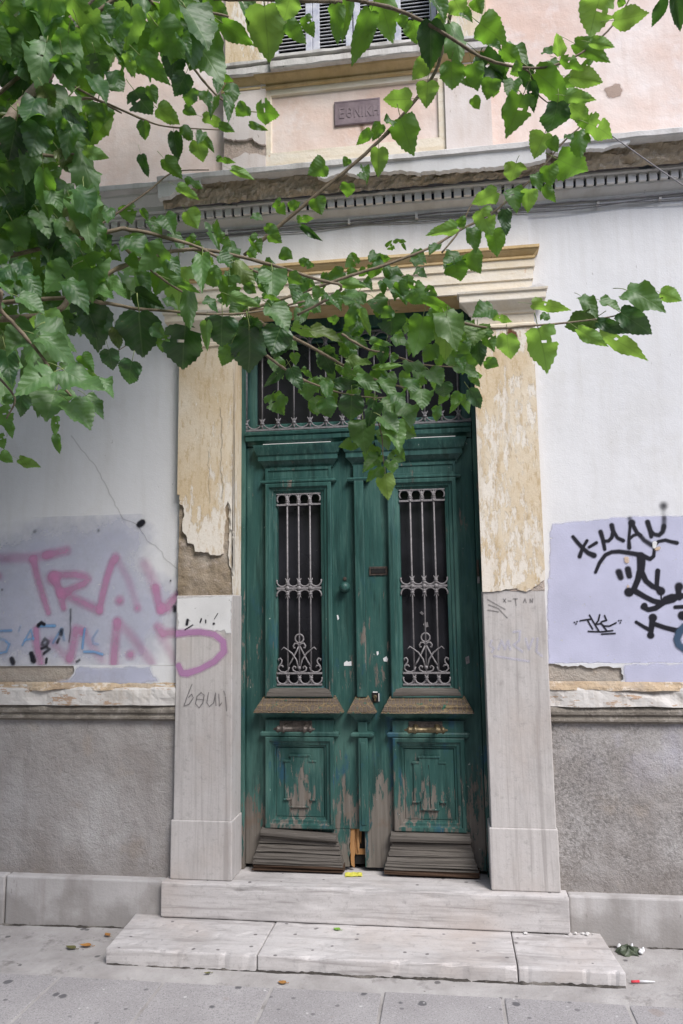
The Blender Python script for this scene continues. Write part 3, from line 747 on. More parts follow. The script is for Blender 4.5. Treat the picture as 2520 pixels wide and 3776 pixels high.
# ------------------------------------------------------------------ cornice between the storeys
CB = -0.92                                           # left of this the cornice steps back
cor = empty('cornice', (0, 0, 0), B)
cor['label'] = 'crumbling cornice with a row of small dentils'
def run(name, x0, x1, prof, mat, dy=0.0, amp=0.0, seed=0, nstep=0.03):
    n = max(2, int((x1 - x0) / nstep))
    def fn(u, v):
        x = x0 + (x1 - x0) * u; i = int(round(v * (len(prof) - 1))); p, z = prof[i]
        a = amp if 0 < i < len(prof) - 1 else 0
        return (x, dy - p + nz(x * 13, z * 20, 0, seed) * a, z + nz(x * 11, i * 3, 0, seed + 3) * a)
    m = MB(); m.grid(fn, n, len(prof) - 1)
    for k, x in ((0, x0), (1, x1)):                # end caps
        m.add([(x, dy - p, z) for p, z in prof], [tuple(range(len(prof)))])
    return m.build(name, M[mat], cor)
for x0, x1, dy in ((XL, CB, 0.035), (CB, XR, 0.0)):
    run('bed_moulding', x0, x1, [(-0.035, 3.318), (0.016, 3.318), (0.020, 3.328), (0.028, 3.334), (0.054, 3.354), (0.056, 3.364), (-0.035, 3.364)], 'greyplaster', dy, 0.0015, 1)
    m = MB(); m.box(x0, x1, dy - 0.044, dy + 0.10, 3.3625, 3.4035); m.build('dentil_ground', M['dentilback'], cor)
    run('fillet', x0, x1, [(-0.035, 3.402), (0.078, 3.402), (0.084, 3.407), (0.084, 3.416), (-0.035, 3.420)], 'greyplaster', dy, 0.003, 2)
m = MB(); m.box(-0.0170, 0.0170, -0.026, 0.006, 0, 0.0385)
d0 = m.mesh('dentil', M['dentil'])
k = 0
x = -2.15
while x < 2.0:
    if abs(x - CB) > 0.022:
        o = link('dentil', d0, cor)
        o.location = (x, (-0.046 if x > CB else -0.011) + rng.uniform(-0.001, 0.001), 3.3632 + rng.uniform(0, 0.0012))
        o.rotation_euler = (0, rng.uniform(-0.03, 0.03), 0)
        o.scale = (rng.uniform(0.94, 1.04), 1, rng.uniform(0.96, 1.0))
    x += 0.0470
# crumbled core of the projecting part
def core_fn(u, v):
    x = CB + 0.004 + (2.6 - CB) * u
    p, z = [(0.060, 3.412), (0.078, 3.418), (0.090, 3.436), (0.118, 3.462), (0.148, 3.488), (0.155, 3.502)][int(round(v * 5))] if False else (0.112 + 0.040 * v ** 0.8, 3.408 + 0.096 * v)
    d = nz(x * 13, v * 3, 1) * 0.016 + nz(x * 40, v * 7, 2) * 0.010 + nz(x * 95, v * 15, 4) * 0.005
    return (x, -p - d, z + nz(x * 30, v * 9, 7) * 0.004)
m = MB(); m.grid(core_fn, 330, 11)
m.build('crumbled_core', M['rubble'], cor)
# white plaster still on it: sloped skin with torn lower edge
def skin(x0, x1, edge, seed, name='plaster_skin', mat='white'):
    n = int((x1 - x0) / 0.008)
    def fn(u, v):
        x = x0 + (x1 - x0) * u
        for i in range(len(edge) - 1):
            if edge[i][0] <= x <= edge[i + 1][0] + 1e-9:
                t = (x - edge[i][0]) / (edge[i + 1][0] - edge[i][0]); lo = edge[i][1] * (1 - t) + edge[i + 1][1] * t
        lo += nz(x * 40, 0, 0, seed) * 0.006 + nz(x * 110, 0, 0, seed) * 0.003
        if v > 0.9:                                  # top edge turns in under the ledge
            return (x, -0.193, 3.497)
        if v < 0.1:                                  # thickness turns back to the core
            w = (lo - 3.412) / 0.088
            return (x, -0.142 - 0.020 * w, lo + 0.003)
        vv = (v - 0.1) / 0.8
        z = lo + (3.494 - lo) * vv; w = (z - 3.412) / 0.088
        return (x, -0.176 - 0.016 * w, z)
    m = MB(); m.grid(fn, n, 8)
    return m.build(name, M[mat], cor, smooth=False)
skin(CB, -0.70, [(CB, 3.424), (-0.86, 3.432), (-0.80, 3.462), (-0.74, 3.474), (-0.70, 3.478)], 1)
skin(-0.13, 0.36, [(-0.13, 3.462), (-0.10, 3.442), (-0.06, 3.455), (0.0, 3.470), (0.06, 3.446), (0.14, 3.455), (0.28, 3.448), (0.32, 3.440), (0.36, 3.432)], 2)
skin(0.36, 0.93, [(0.36, 3.436), (0.60, 3.430), (0.85, 3.430), (0.93, 3.440)], 3)
skin(0.96, 1.30, [(0.96, 3.470), (1.02, 3.458), (1.10, 3.474), (1.18, 3.466), (1.30, 3.484)], 4)
run('corona', XL, CB, [(-0.035, 3.418), (0.088, 3.418), (0.100, 3.424), (0.104, 3.446), (0.112, 3.452), (0.150, 3.484), (0.152, 3.497), (-0.035, 3.497)], 'white', 0.035, 0.001, 5)
run('ledge_slab', XL, CB + 0.001, [(-0.035, 3.495), (0.196, 3.495), (0.200, 3.500), (0.200, 3.522), (0.192, 3.528), (-0.035, 3.552)], 'ledge', 0.035, 0.003, 6)
run('ledge_slab', CB, XR, [(-0.035, 3.495), (0.196, 3.495), (0.202, 3.500), (0.202, 3.524), (0.194, 3.530), (-0.035, 3.556)], 'ledge', 0.0, 0.004, 7)

# ------------------------------------------------------------------ upper storey
WX0, WX1, WZ0 = -0.415, 0.462, 4.15
UY = 0.0
for a in ((XL, WX0, 3.50, 6.4), (WX1, XR, 3.50, 6.4), (WX0, WX1, 3.50, WZ0), (WX0, WX1, 5.85, 6.4)):
    m = MB(); m.box(a[0], a[1], UY, 0.30, a[2], a[3])
    o = m.build('upper_wall', M['pink'], B, label='faded pink plaster wall of the upper storey')
Ic = tile(800, 0, 920)
# piers below the window
for s, a, b in ((-1, -0.632, -0.412), (1, 0.484, 0.704)):
    m = MB(); m.box(a + 0.002, b - 0.002, -0.044, 0.01, 3.535, 4.09)
    pier = m.build('window_pier', M['pinkrender'], B)
    if s < 0:
        up_ = jag([(a, 3.792), (a + 0.05, 3.775), (a + 0.12, 3.772), (a + 0.15, 3.778), (a + 0.185, 3.742), (b, 3.735)], 0.012, 0.004, 20)
        lo_ = jag([(a, 3.665), (a + 0.05, 3.672), (a + 0.11, 3.700), (a + 0.17, 3.688), (b, 3.672)], 0.012, 0.004, 21)
        coat('plaster_coat', [(b, 4.09), (a, 4.09)] + up_, -0.058, -0.04, 'pinkpale', pier)
        coat('plaster_coat', lo_ + [(b, 3.53), (a, 3.53)], -0.058, -0.04, 'pinkpale', pier)
    else:
        coat('plaster_coat', [(a, 3.53), (b, 3.53), (b, 4.09), (a, 4.09)], -0.058, -0.04, 'pinkpale', pier)
# apron with sunk panel
m = MB()
m.frame(-0.411, 0.483, 3.535, 4.045, [(0.0, 0.01), (0.0, -0.046)])
m.add([(-0.411, -0.046, 3.535), (0.483, -0.046, 3.535), (0.483, -0.046, 4.045), (-0.411, -0.046, 4.045), (-0.388, -0.046, 3.690), (0.452, -0.046, 3.690), (0.452, -0.046, 4.005), (-0.388, -0.046, 4.005)],
      [(0, 1, 5, 4), (1, 2, 6, 5), (2, 3, 7, 6), (3, 0, 4, 7)])
m.add([(-0.388, -0.046, 3.690), (0.452, -0.046, 3.690), (0.452, -0.046, 4.005), (-0.388, -0.046, 4.005), (-0.383, -0.032, 3.695), (0.447, -0.032, 3.695), (0.447, -0.032, 4.0), (-0.383, -0.032, 4.0)],
      [(0, 1, 5, 4), (1, 2, 6, 5), (2, 3, 7, 6), (3, 0, 4, 7)])
ap = m.build('window_apron', M['apronframe'] if 'apronframe' in M else M['cream'], B, label='framed pink panel under the upper window')
m = MB(); m.box(-0.386, 0.450, -0.0325, 0.01, 3.692, 4.003); m.build('sunk_panel', M['pink'], ap)
# cove and sill
m = MB(); m.moulding(0.035, 0.446, -0.04, [(0.012, 4.036), (0.020, 4.040), (0.020, 4.050), (0.010, 4.056), (0.022, 4.066), (0.050, 4.086), (0.055, 4.094), (0.0, 4.095)])
m.moulding(-0.535, 0.098, -0.050, [(0.006, 4.036), (0.012, 4.040), (0.012, 4.050), (0.004, 4.056), (0.014, 4.066), (0.030, 4.086), (0.034, 4.094), (0.0, 4.095)], ends=(1, 0))
m.moulding(0.602, 0.098, -0.050, [(0.006, 4.036), (0.012, 4.040), (0.012, 4.050), (0.004, 4.056), (0.014, 4.066), (0.030, 4.086), (0.034, 4.094), (0.0, 4.095)], ends=(0, 1))
m.build('sill_cove', M['ochredark'], B)
def sill_run(x0, x1, y, seed):
    n = int((x1 - x0) / 0.012)
    prof = [(0.05, 4.094), (y, 4.094), (y - 0.004, 4.10), (y - 0.004, 4.132), (y + 0.012, 4.138), (y + 0.012, 4.143), (y - 0.010, 4.148), (y - 0.010, 4.162), (0.05, 4.172)]
    def fn(u, v):
        i = int(round(v * (len(prof) - 1))); x = x0 + (x1 - x0) * u
        a = 0.004 if 0 < i < 8 else 0
        return (x, prof[i][0] + nz(x * 17, i, 0, seed) * a, prof[i][1] + nz(x * 12, i * 2, 1, seed) * a * 0.7)
    m = MB(); m.grid(fn, n, len(prof) - 1)
    for x in (x0, x1):
        m.add([(x, p, z) for p, z in prof], [tuple(range(len(prof)))])
    return m.build('window_sill', M['sillstone'], B)
sill_run(-0.372, 0.445, -0.122, 1); sill_run(-0.640, -0.372, -0.098, 2); sill_run(0.445, 0.710, -0.098, 3)

# window with louvred shutters
W = empty('window', (0, 0, 0), B)
W['label'] = 'upper window closed by louvred pale shutters'
m = MB(); m.box(-0.63, WX0, -0.035, 0.02, 4.165, 6.0); m.build('window_surround', M['ochre'], W)
m = MB(); m.box(WX1, 0.70, -0.035, 0.02, 4.165, 6.0); m.build('window_surround', M['ochre'], W)
m = MB(); m.box(WX0, WX1, 0.16, 0.18, 4.15, 5.86); m.build('dark_pane', M['glass'], W)
panels = [(-0.410, -0.192), (-0.190, 0.020), (0.026, 0.236), (0.238, 0.458)]
for i, (a, b) in enumerate(panels):
    ya = 0.075 + (0.004 if i % 2 else 0)
    for s0, s1 in ((a, a + 0.036), (b - 0.036, b)):
        m = MB(); m.box(s0, s1, ya, ya + 0.03, 4.165, 5.85); m.build('shutter_stile', M['shutter'], W, bevel=0.003)
    for z0, z1 in ((4.168, 4.205), (4.93, 4.985), (5.80, 5.85)):
        m = MB(); m.box(a + 0.036, b - 0.036, ya + 0.003, ya + 0.027, z0, z1); m.build('shutter_rail', M['shutter'], W, bevel=0.002)
    m = MB(); w2 = (b - a) / 2 - 0.036
    m.add([(-w2, -0.014, -0.0055), (w2, -0.014, -0.0055), (w2, 0.010, 0.0085), (-w2, 0.010, 0.0085), (-w2, -0.014, -0.0090), (w2, -0.014, -0.0090), (w2, 0.010, 0.005), (-w2, 0.010, 0.005)],
          [(0, 1, 2, 3), (7, 6, 5, 4), (0, 4, 5, 1), (1, 5, 6, 2), (2, 6, 7, 3), (3, 7, 4, 0)])
    sm = m.mesh('shutter_slat', M['slat'])
    z = 4.214
    while z < 4.925:
        o = link('shutter_slat', sm, W); o.location = ((a + b) / 2, ya + 0.016, z); o.rotation_euler = (rng.uniform(-0.05, 0.05), 0, 0)
        z += 0.0205
    m = MB(); m.box(a + 0.036, b - 0.036, ya + 0.010, ya + 0.022, 4.985, 5.80); m.build('shutter_panel', M['shutter'], W)

# cast plate with raised letters
plate = MB(); plate.box(-0.064, 0.166, -0.042, -0.030, 3.806, 3.937)
np_ = plate.build('nameplate', M['nameplate'], B, bevel=0.002, label='purple brown plate with raised capital letters')
m = MB()
m.frame(-0.060, 0.162, 3.810, 3.933, [(0.0, -0.0415), (0.0, -0.0432), (0.005, -0.0432), (0.005, -0.0415)])
m.build('raised_rim', M['letter'], np_)
def letter(x, z0, w, h, strokes):
    m = MB(); t = 0.0062
    for a in strokes:
        (ax, az), (bx, bz) = a
        ax, bx, az, bz = x + ax * w, x + bx * w, z0 + az * h, z0 + bz * h
        d = Vector((bx - ax, bz - az)); d.normalize(); nx_, nz_ = -d.y * t / 2, d.x * t / 2
        m.prism([(ax + nx_ - d.x * t / 2, az + nz_ - d.y * t / 2), (bx + nx_ + d.x * t / 2, bz + nz_ + d.y * t / 2), (bx - nx_ + d.x * t / 2, bz - nz_ + d.y * t / 2), (ax - nx_ - d.x * t / 2, az - nz_ - d.y * t / 2)], -0.0440 - rng.uniform(0, 0.0003), -0.041)
    m.build('letter', M['letter'], np_)
HT = [((0, 0), (0, 1)), ((1, 0), (1, 1)), ((0, 0.5), (1, 0.5))]
th = [(0.5 + 0.5 * math.cos(a), 0.5 + 0.5 * math.sin(a)) for a in [i * math.pi / 5 for i in range(11)]]
glyphs = [('E', 0.020, [((0, 0), (0, 1)), ((0, 0), (1, 0)), ((0, 0.5), (0.85, 0.5)), ((0, 1), (1, 1))]),
          ('TH', 0.024, [(th[i], th[i + 1]) for i in range(10)] + [((0.25, 0.5), (0.75, 0.5))]),
          ('N', 0.024, [((0, 0), (0, 1)), ((0, 1), (1, 0)), ((1, 0), (1, 1))]),
          ('I', 0.002, [((0, 0), (0, 1))]),
          ('K', 0.022, [((0, 0), (0, 1)), ((0, 0.45), (1, 1)), ((0.25, 0.6), (1, 0))]),
          ('H', 0.022, HT)]
x = -0.036
for g, w, st in glyphs:
    letter(x, 3.846, w, 0.050, st); x += w + 0.0155

# cables clipped under the cornice
def cable(name, z, y, r, sag, seed, x0, x1, label):
    pts = []
    n = 60
    for i in range(n + 1):
        x = x0 + (x1 - x0) * i / n
        s = sag * abs(math.sin(math.pi * (x * 1.6 + seed * 0.3)))
        pts.append((x, y + nz(x * 3, seed) * 0.004, z - s + nz(x * 2, 0, seed) * 0.004))
    m = MB(); m.tube(pts, r, 6)
    o = m.build(name, M['cable'], None, smooth=True); tag(o, label, 'cable', 'cables under the cornice')
    return o
cable('wall_cable', 3.312, -0.024, 0.0042, 0.006, 1, -2.6, 2.6, 'thicker dark cable clipped right under the cornice moulding')
cable('wall_cable', 3.300, -0.020, 0.0030, 0.010, 2, -2.6, 2.6, 'thin grey cable, middle one of those under the cornice')
cable('wall_cable', 3.291, -0.019, 0.0026, 0.016, 3, -2.6, 2.6, 'thin sagging cable, lowest of those under the cornice')
m = MB(); m.box(-0.006, 0.006, -0.012, 0.004, -0.012, 0.012)
cm = m.mesh('cable_clip', M['ledge'])
for x in (-1.3, -0.62, 0.0, 0.33, 0.72, 1.18, 1.46, 1.75):
    o = link('cable_clip', cm, B); o.location = (x, -0.020 if abs(x) < 0.85 else -0.010, 3.302)
p0 = aty(1405, 312, -0.203); p1 = aty(1640, 474, -0.50)
m = MB(); m.tube([p0, (p0 + p1) / 2 + Vector((0, 0, -0.004)), p1, p1 + (p1 - p0) * 3], 0.0028, 6)
tag(m.build('stay_wire', M['iron'], None, smooth=True), 'pale stay wire running down from the cornice ledge', 'wire')
# ================================================================== double door
YD = 0.150                                           # face of the door boards
# black panel behind the door, added to stop light leaks
m = MB(); m.box(-0.60, 0.60, 0.29, 0.31, 0.10, 3.0); m.build('blackout_panel', M['black'], B)
# fixed frame and transom
F = empty('door_frame', (0, 0, 0), B)
for s, x0, x1 in ((-1, -0.582, -0.560), (1, 0.562, 0.584)):
    m = MB(); m.box(x0, x1, 0.128, 0.24, 0.217, 2.884); m.build('frame_post', M['door'], F, bevel=0.003)
m = MB(); m.box(-0.560, 0.562, 0.120, 0.24, 2.815, 2.882); m.build('frame_head', M['door'], F, bevel=0.003)
m = MB(); m.moulding(0.0, 0.558, 0.200, [(0.03, 2.238), (0.052, 2.238), (0.055, 2.246), (0.062, 2.256), (0.080, 2.260), (0.082, 2.276), (0.078, 2.284), (0.088, 2.288), (0.090, 2.300), (0.078, 2.306), (0.0, 2.310)], ends=(0, 0))
m.build('transom_bar', M['door'], F)
T = empty('transom_window', (0, 0, 0), B)
T['label'] = 'barred window over the door behind hanging leaves'
m = MB()
m.frame(-0.559, 0.561, 2.306, 2.818, [(0.0, 0.165), (0.042, 0.165), (0.048, 0.172), (0.048, 0.20)])
m.build('sash', M['door'], T)
m = MB(); m.box(-0.014, 0.014, 0.168, 0.20, 2.35, 2.78); m.build('sash_bar', M['door'], T)
for a, b in ((-0.512, -0.014), (0.014, 0.514)):
    m = MB(); m.box(a, b, 0.186, 0.192, 2.353, 2.771); m.build('pane', M['glass'], T)
def arc(cx, cz, r, a0, a1, n=12, y=0.0, rz=None):
    return [(cx + r * math.cos(R(a0 + (a1 - a0) * i / n)), y, cz + (rz or r) * math.sin(R(a0 + (a1 - a0) * i / n))) for i in range(n + 1)]
YG = 0.140
bm_ = MB(); bm_.tube([(0, 0, 0), (0, 0, 0.476)], 0.0042, 6); bar = bm_.mesh('bar', M['irondark'], True)
fm = MB()                                            # collar with two small horns
fm.tube([(0, 0, -0.028), (0, 0, 0.004)], 0.0062, 6); fm.lathe((0, 0, 0), (0, 0, 1), [(-0.006, 0.005), (-0.004, 0.0105), (0.004, 0.0105), (0.006, 0.005)], 8)
fm.tube([(0, 0, 0.0), (-0.006, 0, 0.012), (-0.014, 0, 0.026)], [0.004, 0.0038, 0.002], 5); fm.tube([(0, 0, 0.0), (0.006, 0, 0.012), (0.014, 0, 0.026)], [0.004, 0.0038, 0.002], 5)
fleur = fm.mesh('fleur', M['irondark'], True)
um = MB(); um.tube(arc(0, 0, 0.0385, 180 - 12, 360 + 12, 14, 0, 0.040), 0.0042, 6); ubow = um.mesh('bow', M['irondark'], True)
for k in range(14):
    x = -0.558 + 0.0815 * k
    for nm, me, z, flip in (('bar', bar, 2.322, 0), ('fleur', fleur, 2.350, 0), ('fleur', fleur, 2.765, 1)):
        o = link(nm, me, T); o.location = (x, YG, z); o.rotation_euler = (0, math.pi * flip, 0)
    for z, flip in ((2.364, 0), (2.752, 1)):
        o = link('bow', ubow, T); o.location = (x + 0.0408, YG, z); o.rotation_euler = (0, math.pi * flip, 0)
        if k == 13: o.scale = (0.95, 1, 1)
for z in (2.318, 2.800):
    m = MB(); m.box(-0.560, 0.562, YG - 0.005, YG + 0.005, z - 0.005, z + 0.005); m.build('grille_rail', M['irondark'], T)

# weathered bar: profile swept along x with grooves and torn ends
def board(name, x0, x1, prof, mat, parent, seed, groove=0.003, taper=0.0, tilt=0.0, nx=40, sub=4, ends=0.004, label=None):
    pr = []
    for i in range(len(prof) - 1):
        for k in range(sub):
            t = k / sub; pr.append((prof[i][0] + (prof[i + 1][0] - prof[i][0]) * t, prof[i][1] + (prof[i + 1][1] - prof[i][1]) * t))
    pr.append(prof[-1]); n = len(pr); cx = (x0 + x1) / 2
    zt, zb = max(p[1] for p in prof), min(p[1] for p in prof)
    def fn(u, v):
        y, z = pr[int(round(v * (n - 1)))]
        e0 = nz(z * 90, seed) * ends; e1 = nz(z * 80, seed, 4) * ends
        tw = taper * (zt - z) / max(zt - zb, 1e-6)
        x = (x0 - tw + e0) * (1 - u) + (x1 + tw + e1) * u
        g = nz(x * 2.0, z * 130, seed) * groove + nz(x * 6, z * 300, seed) * groove * 0.4
        g += max(0, nz(x * 1.3, z * 75, seed + 2) - 0.18) * groove * 5
        return (x, y + g, z + (x - cx) * tilt + nz(x * 7, seed, 2) * 0.0012)
    m = MB(); m.grid(fn, nx, n - 1)
    b = len(m.v)
    for side in (0, nx):
        ring = [j * (nx + 1) + side for j in range(n)]
        m.f.append(tuple(ring)); m.mi.append(0)
    o = m.build(name, M[mat], parent)
    if label: o['label'] = label
    return o

def grille(parent, cx):
    y = YG
    def add(nm, pts, r, mat='iron'):
        m = MB(); m.tube([(cx + p[0], y + p[1], p[2]) for p in pts], r, 6); return m.build(nm, M[mat], parent, smooth=True)
    P_ = 0.0568
    for k in (-1, 0, 1):
        add('grille_bar', [(k * P_, 0, 1.066), (k * P_, 0, 1.985)], 0.0042)
        for z, fl in ((1.958, 0), (1.552, 0), (1.494, 1), (1.096, 0)):
            o = link('collar', collar, parent); o.location = (cx + k * P_, y, z); o.rotation_euler = (0, math.pi * fl, 0)
        o = link('rosette', boss, parent); o.location = (cx + k * P_, y - 0.002, 1.5235)
        o = link('rosette', boss, parent); o.location = (cx + k * P_, y - 0.002, 1.935); o.scale = (0.75,) * 3
    for k in (-1.5, -0.5, 0.5, 1.5):
        for z, a0, a1, r in ((1.963, -40, 220, 0.0245), (1.558, 180 - 15, 360 + 15, 0.0265), (1.489, -15, 195, 0.0265), (1.092, 180 - 15, 360 + 15, 0.0255)):
            xx = k * P_ * 0.985
            add('grille_bow', [(xx + p[0], 0, p[2]) for p in arc(0, z, r, a0, a1)], 0.0042)
    for z, hh in ((1.987, 0.003), (1.934, 0.0042), (1.5235, 0.0052), (1.117, 0.0042), (1.064, 0.004)):
        m = MB(); m.box(cx - 0.110, cx + 0.110, y - 0.005, y + 0.005, z - hh, z + hh); m.build('grille_rail', M['iron'], parent)
    # flower of scrolls above the lower rail
    add('scroll', arc(0, 1.281, 0.0205, 0, 360, 18), 0.0042)
    for s in (-1, 1):
        add('scroll', [(0, 0, 1.246), (s * 0.010, 0, 1.258), (s * 0.022, 0, 1.258), (s * 0.030, 0, 1.247), (s * 0.027, 0, 1.236), (s * 0.020, 0, 1.238)], 0.0042)
        add('scroll', [(s * 0.003, 0, 1.243), (s * 0.020, 0, 1.210), (s * 0.040, 0, 1.172), (s * 0.055, 0, 1.149)], 0.0040)
        add('scroll', [(s * 0.004, -0.004, 1.140), (s * 0.014, -0.004, 1.180), (s * 0.036, -0.004, 1.212), (s * 0.060, -0.006, 1.230), (s * 0.074, -0.010, 1.240), (s * 0.086, -0.014, 1.228)], [0.004, 0.004, 0.004, 0.0036, 0.003, 0.0018])
        # small volutes springing from the middle and from the outer bars
        add('scroll', [(0, 0, 1.122), (s * 0.018, 0, 1.123), (s * 0.031, 0, 1.130), (s * 0.034, 0, 1.142), (s * 0.026, 0, 1.150), (s * 0.018, 0, 1.146), (s * 0.020, 0, 1.139)], 0.0040)
        add('scroll', [(s * 0.050, 0, 1.146), (s * 0.056, 0, 1.130), (s * 0.072, 0, 1.121), (s * 0.092, 0, 1.124), (s * 0.104, 0, 1.138), (s * 0.098, 0, 1.153), (s * 0.084, 0, 1.153), (s * 0.079, 0, 1.145)], 0.0040)
        add('scroll', [(s * 0.104, 0, 1.138), (s * 0.100, 0, 1.152), (s * 0.088, 0, 1.166), (s * 0.086, 0, 1.178), (s * 0.094, 0, 1.188), (s * 0.103, 0, 1.184), (s * 0.102, 0, 1.175)], 0.0038)
    add('scroll', [(0, -0.004, 1.150), (0, -0.004, 1.136)], 0.0085)
cmh = MB()
cmh.lathe((0, 0, 0), (0, 0, 1), [(-0.016, 0.005), (-0.010, 0.0095), (-0.006, 0.006), (-0.002, 0.0095), (0.003, 0.0095), (0.006, 0.005)], 8)
for s in (-1, 1):
    cmh.tube([(0, 0, 0.0), (s * 0.006, 0, 0.010), (s * 0.011, 0, 0.020)], [0.0042, 0.0036, 0.0016], 5)
    cmh.tube([(0, 0, -0.008), (s * 0.008, 0, -0.016), (s * 0.013, 0, -0.024)], [0.0042, 0.0036, 0.002], 5)
collar = cmh.mesh('collar', M['iron'], True)
bmh = MB(); bmh.lathe((0, 0, 0), (0, -1, 0), [(0, 0.0115), (0.004, 0.011), (0.007, 0.007), (0.009, 0.003)], 8); boss = bmh.mesh('rosette', M['iron'], True)

ledge_prof = lambda z0: [(0.150, 1.012), (0.128, 1.010), (0.122, 1.000), (0.112, 0.992), (0.106, 0.984), (0.098, 0.979), (0.088, 0.964), (0.080, 0.948), (0.078, 0.938), (0.150, 0.936)]
def pull_handle(parent, cx, z, mat, label):
    h = MB(); y = 0.066
    h.lathe((cx, y, z), (1, 0, 0), [(-0.099, 0.002), (-0.096, 0.005), (-0.088, 0.006), (-0.086, 0.011), (-0.082, 0.012), (-0.080, 0.016), (-0.074, 0.0165), (-0.072, 0.013), (-0.055, 0.0135), (-0.052, 0.0175), (-0.046, 0.0175), (-0.043, 0.0125), (0.0, 0.0118),
            (0.043, 0.0125), (0.046, 0.0175), (0.052, 0.0175), (0.055, 0.0135), (0.072, 0.013), (0.074, 0.0165), (0.080, 0.016), (0.082, 0.012), (0.086, 0.011), (0.088, 0.006), (0.096, 0.005), (0.099, 0.002)], 14)
    for s in (-1, 1):
        h.lathe((cx + s * 0.049, y, z), (0, 1, 0.10), [(0.0, 0.012), (0.03, 0.009), (0.05, 0.011), (0.062, 0.018), (0.066, 0.018)], 12)
    o = h.build('pull_handle', M[mat], parent, smooth=True, label=label)
    m = MB(); m.box(cx - 0.082, cx + 0.075, 0.1205, 0.128, z - 0.012, z + 0.032); m.build('back_plate', M['bronze'], parent, bevel=0.004)

